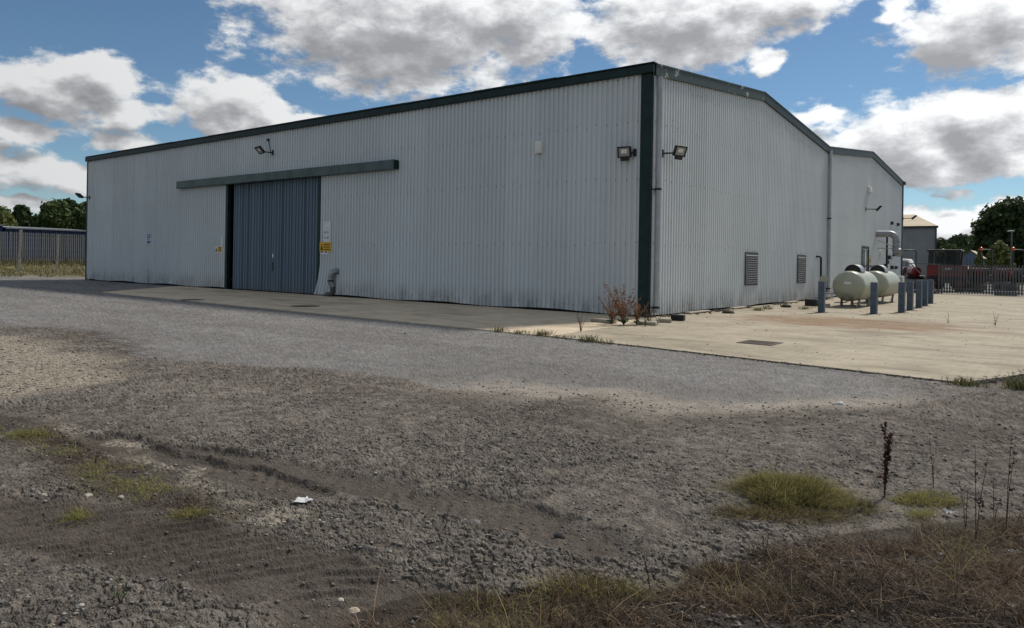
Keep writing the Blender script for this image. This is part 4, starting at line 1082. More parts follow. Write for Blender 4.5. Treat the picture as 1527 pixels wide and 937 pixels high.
MB().add([(vx_ - .5, 43.585, 1.45), (vx_ + .42, 43.585, 1.45), (vx_ + .18, 43.585, 2.05), (vx_ - .5, 43.585, 2.1)], [(0, 1, 2, 3)]).build('side_window', MT['pane'], vn)
for s in (-1.2, .1): MB().tube([(vx_ + s, 43.55, .34), (vx_ + s, 43.8, .34)], .34, 18).build('wheel', MT['rubber'], vn, smooth=True)

# ------------------------------------------------------------------ background buildings
def corr_wall(mb, a, b, z0, z1, pitch=.3, dep=.035):
    a, b = Vector((*a, 0)), Vector((*b, 0)); d = b - a; n = max(2, int(d.length / (pitch / 2))); nn = Vector((d.y, -d.x, 0)).normalized(); s = len(mb.v)
    for i in range(n + 1):
        for e in (0, 1):
            p = a + d * min(1, (i + e * .35) / n) + nn * (dep if i % 2 else 0)
            mb.v += [(p.x, p.y, z0), (p.x, p.y, z1)]
    m = (n + 1) * 2
    mb.f += [(s + 2 * i, s + 2 * i + 2, s + 2 * i + 3, s + 2 * i + 1) for i in range(m - 1)]
    return mb
sx1 = on_y(1396, 337, 62)[0]; sz = on_y(1396, 337, 62)[1]
sh = thing('storage_shed', (sx1 - 8, 62, 0), 'grey metal shed with sandy pitched roof beyond the warehouse', 'building')
mb = corr_wall(MB(), (sx1 - 18, 62), (sx1, 62), 0, sz, .33)
mb.build('front_wall', MT['shedwall'], sh)
mb = corr_wall(MB(), (sx1, 62), (sx1 - 2.6, 74), 0, sz, .33); mb.build('end_wall', MT['shedwall'], sh)
apx = on_y(1363, 320, 68)
MB().add([(sx1 - 18, 61.8, sz - .02), (sx1 + .2, 61.8, sz - .02), (apx[0], 68, apx[1]), (sx1 - 18, 68, apx[1])], [(0, 1, 2, 3)]).build('roof_slope', MT['tanroof'], sh)
MB().add([(sx1 + .2, 61.8, sz - .02), (sx1 - 2.4, 74.2, sz - .02), (apx[0], 68, apx[1])], [(0, 1, 2)]).build('roof_hip', MT['tanroof'], sh)
MB().add([(sx1 - 2.4, 74.2, sz - .02), (sx1 - 18, 74.2, sz - .02), (sx1 - 18, 68, apx[1]), (apx[0], 68, apx[1])], [(0, 1, 2, 3)]).build('roof_slope', MT['tanroof'], sh)
MB().box(sx1 - 18, sx1 + .22, 61.7, 61.79, sz - .22, sz).box(sx1 - .05, sx1 + .08, 61.88, 61.95, 0, sz - .22).build('fascia', MT['black'], sh)
# small blue shed
qx, qz = on_y(1440, 374, 64); qx1 = on_y(1455, 380, 64)[0]
bs = thing('small_shed', (qx, 64, 0), 'small blue-grey shed with sandy roof below the far trees', 'shed')
q0 = on_y(1433, 385, 64)
MB().add([(q0[0], 64, 0), (q0[0] + 1.6, 64, 0), (q0[0] + 1.6, 64, q0[1]), (q0[0] + .8, 64, qz), (q0[0], 64, q0[1])], [(0, 1, 2, 3, 4)]).box(q0[0] + 1.58, q0[0] + 1.6, 64, 67.5, 0, q0[1]).build('wall', MT['paleblue'], bs)
for i in range(5): MB().box(q0[0] + .15 + i * .3, q0[0] + .17 + i * .3, 63.975, 63.999, 0, q0[1]).build('board_joint', MT['black'], bs)
MB().add([(q0[0] + .8, 63.8, qz + .05), (q0[0] + 1.8, 63.8, q0[1]), (q0[0] + 1.8, 67.8, q0[1]), (q0[0] + .8, 67.8, qz + .05)], [(0, 1, 2, 3)]).add([(q0[0] + .8, 63.8, qz + .06), (q0[0] - .15, 63.8, q0[1]), (q0[0] - .15, 67.8, q0[1]), (q0[0] + .8, 67.8, qz + .06)], [(0, 1, 2, 3)]).build('roof', MT['tanroof'], bs)
# lamp post
lp = at_depth(1508, 395, 60); lt = at_depth(1508, 346, 60)
lamp = thing('lamp_post', (lp[0], lp[1], 0), 'thin grey lamp post in front of the large dark tree', 'lamp post')
MB().tube([(lp[0], lp[1], 0), (lp[0], lp[1], lt[2])], [.09, .05], 10).build('post', MT['galv_dark'], lamp, smooth=True)
MB().box(lp[0] - .3, lp[0] + .15, lp[1] - .1, lp[1] + .1, lt[2], lt[2] + .12).build('lamp_head', MT['galv'], lamp, bevel=.03)
# blue containers on the left behind the fence
cz0 = .75
for i, (ya, yb, top, lab) in enumerate(((-16, 3.8, 3.95, 'left blue steel store with the highest roof behind the left fence'), (4.0, 11.2, 3.72, 'middle blue steel store behind the left fence'), (11.4, 24, 3.62, 'right blue steel store behind the left fence, next to the warehouse'))):
    ct = thing('blue_store', (-66, (ya + yb) / 2, cz0), lab, 'container', 'blue steel stores behind the left fence')
    corr_wall(MB(), (-63.5, ya), (-63.5, yb), .4, top, .5, .06).build('front_wall', MT['bluewall'], ct)
    corr_wall(MB(), (-69, ya), (-63.5, ya), .4, top, .5, .06).build('end_wall', MT['bluewall'], ct)
    corr_wall(MB(), (-63.5, yb), (-69, yb), .4, top, .5, .06).build('end_wall', MT['bluewall'], ct)
    MB().add([(-63.3, ya - .05, top + .02), (-63.3, yb + .05, top - .02), (-69, yb + .05, top + .25), (-69, ya - .05, top + .3)], [(0, 1, 2, 3)]).box(-63.42, -63.3, ya, yb, top - .1, top + .015).build('roof', MT['galv'], ct)
for i, ((px, py), hgt, lab) in enumerate((((28, 397), 2.3, 'leaning pale wooden post before the left fence, left one'), ((84, 400), 2.1, 'grey wooden post before the left fence, near the warehouse'))):
    d = 47; x, y, z = at_depth(px, py, d)
    po = MB().bar((0, 0, -.4), (.1, .05, hgt), .14 if i == 0 else .10); o = po.build('wooden_post', MT['wood'], bevel=.015); o.location = (x, y, z); tag(o, lab, 'post', 'old posts before the left fence')

# ------------------------------------------------------------------ trees
def m_leaf(name, lo, hi):
    m = Mat(name, .65, 0, .25); rv = m.attr('tint')
    m.color(m.mix(rv, lo, hi)); m.b.inputs['Transmission Weight'].default_value = 0
    tr = m.n('ShaderNodeBsdfTranslucent'); m.link(m.mix(rv, tuple(q * 1.4 for q in lo), tuple(q * 1.4 for q in hi)), tr.inputs['Color'])
    mx = m.n('ShaderNodeMixShader'); mx.inputs[0].default_value = .25
    out = m.t.nodes['Material Output']; m.link(m.b.outputs[0], mx.inputs[1]); m.link(tr.outputs[0], mx.inputs[2]); m.link(mx.outputs[0], out.inputs['Surface'])
    return m.m
LEAF = {'dark': m_leaf('dark_leaves', (.016, .030, .010), (.045, .075, .022)), 'mid': m_leaf('mid_leaves', (.030, .055, .018), (.095, .135, .042)),
        'yellow': m_leaf('yellow_green_leaves', (.065, .085, .02), (.15, .165, .05)), 'far': m_leaf('far_leaves', (.04, .062, .03), (.08, .11, .05)),
        'shrub': m_leaf('shrub_leaves', (.02, .032, .012), (.05, .07, .025))}
MT['bark'] = plain('bark', (.085, .07, .055), .9, var=.4, scale=9)
def quads_object(name, P, U, V, tint, mat, parent=None, origin=(0, 0, 0)):
    """leaf faces: centres P, half axes U and V"""
    n = len(P); P = P - np.array(origin)
    v = np.stack([P - U - V * .35, P + U * .15 - V, P + U + V * .3, P - U * .2 + V], 1).reshape(-1, 3)
    m = bpy.data.meshes.new(name); m.vertices.add(4 * n); m.vertices.foreach_set('co', v.ravel().astype(np.float32))
    m.loops.add(4 * n); m.loops.foreach_set('vertex_index', np.arange(4 * n, dtype=np.int32)); m.polygons.add(n); m.polygons.foreach_set('loop_start', np.arange(0, 4 * n, 4, dtype=np.int32))
    m.update(calc_edges=True)
    at = m.attributes.new('tint', 'FLOAT', 'POINT'); at.data.foreach_set('value', np.repeat(tint, 4).astype(np.float32))
    m.materials.append(mat); o = bpy.data.objects.new(name, m); COL.objects.link(o)
    if parent is not None: o.parent = parent
    return o
def rand_dirs(n):
    d = rng.normal(size=(n, 3)); return d / np.linalg.norm(d, axis=1)[:, None]
def tree(name, base, hgt, rx, ry, label, leaf, n=7000, size=.28, crown0=.25, lobes=14, group=None, cat='tree'):
    bx_, by_, bz_ = base; r = thing(name, (bx_, by_, bz_), label, cat, group)
    tr = MB(); th = hgt * .75
    pts = [(bx_ + random.uniform(-.15, .15) * k, by_ + random.uniform(-.15, .15) * k, bz_ - .3 + th * k / 5) for k in range(6)]
    tr.tube(pts, [hgt * .028 * (1.25 - k / 5) for k in range(6)], 8)
    ctr = []
    for i in range(lobes):
        a = 2 * math.pi * (i * .618 + random.random() * .1); u_ = (i + .5) / lobes; zz = crown0 + (1 - crown0) * (.18 + .70 * u_)
        w = math.sin(math.pi * min(1, .22 + .75 * u_)) ** .8; q = random.uniform(.35, .72) * w
        c = np.array([bx_ + rx * q * math.cos(a), by_ + ry * q * math.sin(a), bz_ + hgt * zz]); ctr.append((c, random.uniform(.32, .48)))
        k = min(4, int(1 + 3 * u_)); tr.tube([pts[k], tuple((Vector(pts[k]) + Vector(c)) / 2 + Vector((0, 0, .1 * hgt * random.random()))), tuple(c)], [hgt * .010, hgt * .006, hgt * .002], 5)
    tr.build('trunk', MT['bark'], r)
    P = []; T = []; Nn = []
    per = n // (lobes + 2)
    ctr.append((np.array([bx_, by_, bz_ + hgt * (crown0 + (1 - crown0) * .55)]), .6)); ctr.append((np.array([bx_, by_, bz_ + hgt * (crown0 + (1 - crown0) * .35)]), .55))
    for c, s in ctr:
        d = rand_dirs(per); bump = .75 + .5 * rng.random(per) ** .5
        clump = np.round(d * 2.2); tint = (_h(clump[:, 0] + 7 * clump[:, 2], clump[:, 1] + round(c[0] * 3), 3) * .65 + rng.random(per) * .35)
        rad_ = np.array([rx, ry, hgt * (1 - crown0) * .42]) * s * (.72 + .33 * tint)[:, None]
        P.append(c + d * rad_ * (bump * (.72 + .42 * rng.random(per)))[:, None]); T.append(tint); Nn.append(d)
    P = np.concatenate(P); T = np.concatenate(T); D = np.concatenate(Nn)
    D = D + rand_dirs(len(P)) * .8; D /= np.linalg.norm(D, axis=1)[:, None]
    U = np.cross(D, rand_dirs(len(P))); U /= np.linalg.norm(U, axis=1)[:, None] + 1e-6; V = np.cross(D, U)
    s = (size * (.6 + .8 * rng.random(len(P))))[:, None]
    quads_object('crown', P, U * s, V * s * .7, T, LEAF[leaf], r, (bx_, by_, bz_))
    return r
def tree_at(name, px, py_top, depth, wpx, label, leaf, zb=0., **kw):
    x, y, zt = at_depth(px, py_top, depth); rx = wpx / FOC * depth / 2
    return tree(name, (x, y, zb), zt - zb, rx, rx * .9, label, leaf, **kw)
G1 = 'trees beyond the left fence'; G2 = 'trees beyond the right-hand yard'
tree_at('broadleaf_tree', -15, 306, 100, 80, 'tree cut by the left edge of the picture, behind the blue stores', 'mid', group=G1, lobes=12)
tree_at('broadleaf_tree', 8, 318, 84, 44, 'yellowish low tree at the left edge before the taller ones', 'yellow', group=G1, n=4000)
tree_at('broadleaf_tree', 30, 309, 92, 42, 'rounded dark tree above the left wooden post', 'dark', group=G1, n=6000)
tree_at('broadleaf_tree', 52, 322, 96, 36, 'low dark tree in the dip between two taller left trees', 'dark', group=G1, n=4500)
tree_at('broadleaf_tree', 82, 302, 90, 58, 'tall green tree above the blue stores near the warehouse', 'mid', group=G1, n=8000, lobes=16)
tree_at('broadleaf_tree', 104, 300, 94, 56, 'tall dark green tree just left of the warehouse end', 'dark', group=G1, n=8000, lobes=16)
tree_at('broadleaf_tree', 128, 304, 88, 48, 'green tree half hidden by the left end of the warehouse', 'mid', group=G1, n=7000)
tree_at('broadleaf_tree', 1515, 300, 82, 118, 'large dark tree at the right edge behind the yard', 'dark', group=G2, n=22000, lobes=26, size=.26, crown0=.05)
tree_at('broadleaf_tree', 1430, 352, 150, 46, 'rounded distant green tree left of the large dark tree', 'far', group=G2, n=5000, size=.42, crown0=.1)
tree_at('broadleaf_tree', 1403, 357, 160, 36, 'distant tree at the right end of the sandy-roofed shed', 'far', group=G2, n=4500, size=.42, crown0=.1)
tree_at('broadleaf_tree', 1451, 350, 165, 44, 'distant tree half behind the large dark tree', 'far', group=G2, n=4500, size=.42, crown0=.1)
tree_at('broadleaf_tree', 1418, 366, 120, 40, 'low dark tree line behind the loader cab', 'mid', group=G2, n=4000, size=.32, crown0=.05)
tree_at('willow_shrub', 1490, 364, 66, 40, 'olive green bush behind the roller with the beacon', 'yellow', group=G2, n=6000, size=.16, crown0=.0, cat='shrub')
tree_at('young_shrub', 1461, 373, 58, 14, 'bright yellow-green young shrub beside the small shed', 'yellow', n=1800, size=.10, crown0=.05, lobes=7, cat='shrub')

# ------------------------------------------------------------------ grass and weeds
def m_blade(name):
    m = Mat(name, .7, 0, .2); n = m.n('ShaderNodeAttribute'); n.attribute_name = 'col'
    m.color(n.outputs['Color'])
    tr = m.n('ShaderNodeBsdfTranslucent'); m.link(n.outputs['Color'], tr.inputs['Color']); mx = m.n('ShaderNodeMixShader'); mx.inputs[0].default_value = .35
    out = m.t.nodes['Material Output']; m.link(m.b.outputs[0], mx.inputs[1]); m.link(tr.outputs[0], mx.inputs[2]); m.link(mx.outputs[0], out.inputs['Surface'])
    return m.m
MT['blade'] = m_blade('grass_blades')
def blades(name, base, hgt, lean, width, col, kind='stuff', curve=1.0, origin=(0, 0, 0)):
    """curved tapering blades; base (n,3), hgt (n), lean (n,2) horizontal reach"""
    n = len(base); a = rng.random(n) * 2 * math.pi; w = np.stack([np.cos(a), np.sin(a), 0 * a], 1) * (width if np.ndim(width) else np.full(n, width))[:, None]
    L3 = np.concatenate([lean, np.zeros((n, 1))], 1); up = np.zeros((n, 3)); up[:, 2] = 1
    p1 = base + up * (hgt * .5)[:, None] + L3 * .22 * curve; p2 = base + up * (hgt * .88)[:, None] + L3 * .6; p3 = base + up * hgt[:, None] * .97 + L3
    v = np.stack([base - w, base + w, p1 - w * .8, p1 + w * .8, p2 - w * .45, p2 + w * .45, p3], 1).reshape(-1, 3) - np.array(origin)
    i0 = (np.arange(n) * 7)[:, None]
    q = np.concatenate([i0 + [0, 1, 3, 2], i0 + [2, 3, 5, 4]], 1).reshape(-1); tr = (i0 + [4, 5, 6]).reshape(-1)
    m = bpy.data.meshes.new(name); m.vertices.add(7 * n); m.vertices.foreach_set('co', v.ravel().astype(np.float32))
    m.loops.add(11 * n); m.loops.foreach_set('vertex_index', np.concatenate([q, tr]).astype(np.int32))
    m.polygons.add(3 * n); m.polygons.foreach_set('loop_start', np.concatenate([np.arange(2 * n) * 4, 8 * n + np.arange(n) * 3]).astype(np.int32))
    m.update(calc_edges=True)
    c4 = np.ones((n, 4)); c4[:, :3] = col; at = m.attributes.new('col', 'FLOAT_COLOR', 'POINT'); at.data.foreach_set('color', np.repeat(c4, 7, 0).ravel().astype(np.float32))
    m.materials.append(MT['blade']); o = bpy.data.objects.new(name, m); COL.objects.link(o)
    if kind: o['kind'] = kind
    return o
def pick(cols, n, wts=None):
    cols = np.array(cols); i = rng.choice(len(cols), n, p=wts); c = cols[i]; return c * (.7 + .6 * rng.random((n, 1)))
BROWN = [(.10, .066, .042), (.135, .094, .06), (.048, .034, .026), (.22, .155, .095), (.085, .07, .036)]
GREEN = [(.225, .225, .075), (.32, .29, .10), (.16, .17, .06), (.37, .30, .15)]
def scatter(poly, n, pad=0):
    xs = [p[0] for p in poly]; ys = [p[1] for p in poly]; out = []
    tot = 0
    while tot < n:
        x = rng.uniform(min(xs), max(xs), n * 2); y = rng.uniform(min(ys), max(ys), n * 2); k = in_poly(x, y, poly)
        out.append(np.stack([x[k], y[k]], 1)); tot += k.sum()
    return np.concatenate(out)[:n]
def on_ground(xy): return np.column_stack([xy, ground_height(xy[:, 0], xy[:, 1]) - .01])
# dead grass mat in the right foreground
n = 46000
xy = scatter(DEADGRASS, n * 2); dens = fbm(xy[:, 0] / .35, xy[:, 1] / .35, 3, 201)
de, _, _ = dist_line(xy[:, 0], xy[:, 1], DEADGRASS[1:12]); keep = dens > .455 + .22 * np.exp(-de / .18) * (rng.random(len(xy)) > .2)
xy = xy[keep][:n]; n = len(xy)
b = on_ground(xy); tall = .022 + .075 * rng.random(n) ** 2.5 + .05 * np.clip(fbm(xy[:, 0] / .5, xy[:, 1] / .5, 2, 202) - .45, 0, 1)
# stronger tufts along the bottom edge of the picture
tuft = np.clip(1 - np.hypot((xy[:, 0] - gp(700, 930)[0]) / .9, (xy[:, 1] - gp(700, 930)[1]) / .5), 0, 1)
tall = tall * (1 + 1.0 * tuft)
lean = rng.normal(size=(n, 2)) * (.09 + .05 * rng.random((n, 1)))
gmix = (fbm(xy[:, 0] / .4, xy[:, 1] / .4, 3, 203) > .62) & (rng.random(n) < .5)
col = np.where(gmix[:, None], pick(GREEN, n) * .8, pick(BROWN, n, [.28, .24, .28, .1, .1]))
zone = .55 + 2.0 * np.clip(fbm(xy[:, 0] / .55, xy[:, 1] / .45, 4, 205) - .36, 0, .5) + .9 * tuft
col = col * zone[:, None]; hay = rng.random(n) < .12; col[hay] = pick([(.34, .25, .16), (.27, .19, .12)], int(hay.sum()))
blades('dead_grass', b, tall, lean, .0021, col)
# grass strip at left
n = 9000; tt = rng.random(n); pl_ = np.array(LEFTGRASS); seg = np.clip((tt * (len(pl_) - 1)).astype(int), 0, len(pl_) - 2); fr = tt * (len(pl_) - 1) - seg
xy = pl_[seg] * (1 - fr)[:, None] + pl_[seg + 1] * fr[:, None] + rng.normal(size=(n, 2)) * .13
keep = fbm(xy[:, 0] / .22, xy[:, 1] / .22, 3, 211) > .47; xy = xy[keep]; n = len(xy)
b = on_ground(xy); gm_ = fbm(xy[:, 0] / .3, xy[:, 1] / .3, 2, 212) > .52
blades('patchy_grass', b, .012 + .032 * rng.random(n) ** 1.5, rng.normal(size=(n, 2)) * .045, .0022, np.where(gm_[:, None], pick(GREEN, n), pick(BROWN, n)))
# verge on the left bank
n = 26000; xy = np.stack([rng.uniform(-60, -38.2, n), rng.uniform(-9, 22, n)], 1)
edge = -44.8 + (fbm(xy[:, 1] / 2, xy[:, 0] / 2, 3, 55) - .5) * 4; keep = (xy[:, 0] < edge) | ((xy[:, 1] > 2.5) & (rng.random(n) < .8)); xy = xy[keep]; n = len(xy)
b = on_ground(xy); near = sstep(-50, -54, xy[:, 0])
blades('verge_grass', b, .08 + .20 * rng.random(n) ** 2 + near * .5 * rng.random(n) ** 3, rng.normal(size=(n, 2)) * .16, .02, pick([(.17, .145, .065), (.10, .11, .045), (.24, .20, .10), (.07, .08, .035), (.13, .105, .06), (.05, .06, .03)], n))

def tussock(px, py, rx, ry, n, hgt, label, cols, wts=None, group='grass tufts in the foreground'):
    cx_, cy_ = gp(px, py); a = rng.random(n) * 2 * math.pi; q = np.sqrt(rng.random(n)); stray = rng.random(n) < .07; q[stray] *= 1 + .7 * rng.random(int(stray.sum()))
    xy = np.stack([cx_ + (R2[0] * np.cos(a) * rx - F2[0] * np.sin(a) * -ry) * q, cy_ + (R2[1] * np.cos(a) * rx + F2[1] * np.sin(a) * ry) * q], 1)
    xy += rng.normal(size=(n, 2)) * .03
    cl = fbm(xy[:, 0] / (.16 * rx / .3 + .03), xy[:, 1] / .12, 3, int(px)); kp = (cl > .12 + .42 * q ** 3) | (q > 1.02); q = np.minimum(q, 1) ; xy, q, cl = xy[kp], q[kp], cl[kp]; n = len(xy)
    b = on_ground(xy); hump = (1 - q ** 2) * (.15 + 1.7 * cl); b[:, 2] += .05 * hump * hgt / .12
    o = blades('grass_tuft', b, hgt * (.3 + .7 * rng.random(n) + .5 * (rng.random(n) > .96)) * (.5 + .5 * hump), (xy - [cx_, cy_]) * .18 + rng.normal(size=(n, 2)) * hgt * .5 + [.012, -.01], .0018, pick(cols, n, wts), kind=None)
    tag(o, label, 'grass tuft', group); return o
tussock(1175, 738, .36, .26, 9500, .125, 'large yellow-green grass tussock on the right foreground mud', GREEN + BROWN[:2], [.30, .22, .12, .16, .08, .12])
tussock(1165, 765, .42, .16, 4200, .05, 'flat browned grass fringe before the large green tussock', BROWN + GREEN[:2], None)
tussock(1265, 755, .18, .12, 900, .08, 'smaller brownish grass tuft joining the right of the tussock', GREEN + BROWN[:2], None)
tussock(1375, 745, .24, .12, 1800, .06, 'low green grass tuft at the foot of the dead dock', GREEN, None)
tussock(1370, 768, .08, .06, 300, .07, 'tiny bright green tuft before the dead dock', GREEN[:2], None)
tussock(45, 652, .22, .10, 1000, .05, 'green grass clump at the left edge of the muddy track', GREEN, None)
tussock(285, 762, .14, .08, 1000, .035, 'green grass clump at the right end of the left grass strip', GREEN, None)
tussock(118, 770, .06, .05, 420, .06, 'little green clump on the left mud', GREEN[:2], None)
tussock(880, 890, .28, .12, 1200, .10, 'greenish grass clump among the dead grass at bottom centre', GREEN + BROWN, None)
tussock(1080, 865, .18, .10, 800, .08, 'brown grass hummock with a dry stalk at the mud edge', BROWN, None)
tussock(720, 905, .25, .10, 900, .08, 'tawny grass hump at the left start of the dead grass', BROWN + GREEN[:1], None)
# slab joint weeds
for (px, py, k, s) in ((745, 495, 90, .10), (775, 498, 80, .08), (808, 501, 120, .12), (835, 504, 50, .06), (878, 510, 140, .13), (905, 513, 60, .09), (850, 505, 40, .07), (1440, 575, 160, .10), (1524, 580, 260, .14), (1200, 462, 90, .12), (1130, 464, 120, .15), (1145, 462, 90, .15)):
    x, y = gp(px, py); xy = np.array([x, y]) + rng.normal(size=(k, 2)) * (.10 if k < 300 else .25); b = np.column_stack([xy, np.zeros(k)])
    o = blades('joint_weed', b, s * (.4 + .9 * rng.random(k)), rng.normal(size=(k, 2)) * s * .6, .006, pick([(.07, .09, .03), (.12, .13, .05), (.16, .13, .07)], k), kind='stuff')

def stalk_plant(name, px, py, hgt, label, cat, stems, colr, seeds, leafcol=None, leaves=0, spread=.06, group=None, z=0.0, sr=.004):
    x, y = gp(px, py, z); zg = float(ground_height(np.array([x]), np.array([y]))[0]) if z == 0 and y < -7.5 else max(z, .016)
    r = thing(name, (x, y, zg), label, cat, group); P = []; T = []; Us = []
    mc = plain(name + '_stem', colr, .8, var=.3)
    for s in range(stems):
        h_ = hgt * random.uniform(.6, 1) if s else hgt; a = random.random() * 6.28; l = spread * random.uniform(.3, 1.3)
        pts = [(x, y, zg - .02), (x + l * .3 * math.cos(a), y + l * .3 * math.sin(a), zg + h_ * .45), (x + l * math.cos(a), y + l * math.sin(a), zg + h_)]
        st = MB().tube(pts, [sr, sr * .8, sr * .4], 5)
        for j in range(int(seeds * .10)):
            f = random.uniform(.35, .95); p_ = Vector(pts[1]).lerp(Vector(pts[2]), (f - .3) / .7); q_ = p_ + Vector((random.uniform(-1, 1), random.uniform(-1, 1), random.uniform(.8, 1.8))) * hgt * .07; st.tube([p_, q_], [sr * .5, sr * .3], 4)
            for m_ in range(int(seeds * .5)):
                P.append(p_.lerp(q_, random.random()) + Vector((random.gauss(0, 1), random.gauss(0, 1), random.gauss(0, 1))) * hgt * .012); T.append(random.random())
        st.build('stem', mc, r)
        for m_ in range(seeds * 3):
            f = random.uniform(.3, 1.0); p_ = Vector(pts[0]).lerp(Vector(pts[1]), f * 2) if f < .5 else Vector(pts[1]).lerp(Vector(pts[2]), f * 2 - 1)
            P.append(p_ + Vector((random.gauss(0, 1), random.gauss(0, 1), random.gauss(0, 1))) * hgt * .022 * (1.2 - f * .6)); T.append(random.random())
    if P:
        P = np.array([tuple(p_) for p_ in P]); n_ = len(P); D = rand_dirs(n_); U = np.cross(D, rand_dirs(n_)); U /= np.linalg.norm(U, axis=1)[:, None] + 1e-6; V = np.cross(D, U)
        sz_ = max(.004, hgt * .016) * (.6 + rng.random(n_))[:, None]
        k = name + '_seeds_' + str(round(colr[0], 2))
        if k not in LEAF: LEAF[k] = m_leaf(k, tuple(q * .6 for q in colr), tuple(q * 1.5 for q in colr))
        quads_object('seed_heads', P, U * sz_, V * sz_, np.array(T), LEAF[k], r, (x, y, zg))['kind'] = 'stuff'
    for i in range(leaves):
        a = random.random() * 6.28; l = hgt * random.uniform(.15, .3); d_ = Vector((math.cos(a), math.sin(a), 0)); s_ = Vector((-d_.y, d_.x, 0)) * l * .16
        p0 = Vector((x, y, zg + .01)); p1 = p0 + d_ * l * .5 + Vector((0, 0, l * .5)); p2 = p0 + d_ * l + Vector((0, 0, l * .35))
        MB().add([p0, p1 - s_, p1 + s_, p2], [(0, 1, 3, 2)]).build('leaf', MATLEAF, r)
    return r
MATLEAF = plain('weed_leaf', (.07, .11, .03), .6, var=.4, scale=20)
RUST = (.22, .115, .06)
stalk_plant('dead_dock', 1319, 738, .52, 'tall dead dark red dock spike standing in the right foreground', 'weed', 3, (.055, .022, .018), 26, leaves=0, spread=.03, sr=.005)
for (px, py, h_, lab) in ((1392, 728, .36, 'leaning thin dry stalk right of the dead dock'), (1455, 815, .56, 'tall thin dry stalk in the dead grass near the right edge'), (1500, 795, .60, 'thin dark stalk closest to the right edge'), (1440, 790, .3, 'short dry stalk with a yellowed leaf'), (1140, 850, .17, 'dry stalk on the brown hummock'), (970, 885, .17, 'short dry stalk in the dead grass at centre right'), (818, 945, .16, 'dark red dock stem at the bottom edge'), (142, 690, .11, 'dark dry stalk in the left grass strip'), (1482, 780, .3, 'short bare stalk between the two tallest right stalks')):
    stalk_plant('dry_stalk', px, py, h_, lab, 'weed', 2, (.06, .035, .025), 4, spread=.05, group='dry stalks in the foreground', sr=.0026)
# rusty willowherb at the corner
for i, (px, py, h_, lab) in enumerate(((930, 486, 1.05, 'tallest rust-red dock plant at the near corner of the warehouse'), (912, 484, .7, 'rust-red dock plant left of the tallest one at the corner'), (950, 486, .6, 'rust-red weed before the green corner flashing'), (968, 484, .5, 'reddish weed right of the green corner flashing'), (866, 496, .45, 'small reddish weed in the slab joint before the wall'))):
    stalk_plant('dock_plant', px, py, h_, lab, 'weed', 16 if i < 3 else 6, RUST if i < 3 else (.12, .06, .045), 15 if i < 4 else 4, leaves=30 if i < 4 else 4, spread=.42 * h_, group='rusty weeds at the warehouse corner', sr=.006)
for (px, py, h_, lab) in ((962, 488, .35, 'green weed at the foot of the corner flashing'), (980, 485, .3, 'green weed at the foot of the corner downpipe')):
    stalk_plant('green_weed', px, py, h_, lab, 'weed', 6, (.07, .10, .03), 6, leaves=16, spread=.12, group='green weeds at the warehouse corner', sr=.005)
stalk_plant('green_weed', 137, 417, 1.2, 'dark green weed at the far left foot of the front wall', 'weed', 9, (.03, .05, .02), 16, leaves=14, spread=.35, group='green weeds at the warehouse corner', sr=.008)
for (px, py, h_) in ((1405, 478, .35), (1430, 482, .3), (1470, 485, .35), (1448, 483, .2)):
    pass
stalk_plant('joint_stalk', 1414, 483, .35, 'thin weed in the yard joint, left of two', 'weed', 3, (.10, .08, .05), 3, leaves=3, spread=.08, group='weeds in the yard joint', sr=.005)
stalk_plant('joint_stalk', 1484, 487, .42, 'thin weed in the yard joint, right of two', 'weed', 3, (.10, .08, .05), 3, leaves=3, spread=.08, group='weeds in the yard joint', sr=.005)
# small leafy sapling at the lower left
x, y = gp(180, 897); zg = float(ground_height(np.array([x]), np.array([y]))[0])
sap = thing('sapling', (x, y, zg), 'small fresh green leafy weed at lower left on the mud', 'weed')
for k in range(4):
    a = k * 1.6 + .3; top = (x + .028 * math.cos(a), y + .028 * math.sin(a), zg + .05 + .03 * (k % 3))
    MB().tube([(x, y, zg - .01), ((x + top[0]) / 2, (y + top[1]) / 2, zg + .03), top], [.0025, .002, .001], 5).build('stem', plain('red_stem', (.11, .04, .03), .7), sap)
    for j in range(16):
        f = random.uniform(.35, 1.05); p0 = Vector((x, y, zg)).lerp(Vector(top), f); b_ = random.random() * 6.28; l = random.uniform(.018, .03); d_ = Vector((math.cos(b_), math.sin(b_), .8)).normalized(); s_ = d_.cross(Vector((0, 0, 1))).normalized() * .0035
        MB().add([p0, p0 + d_ * l * .5 - s_, p0 + d_ * l * .5 + s_, p0 + d_ * l], [(0, 1, 3, 2)]).build('leaf', MATLEAF, sap)

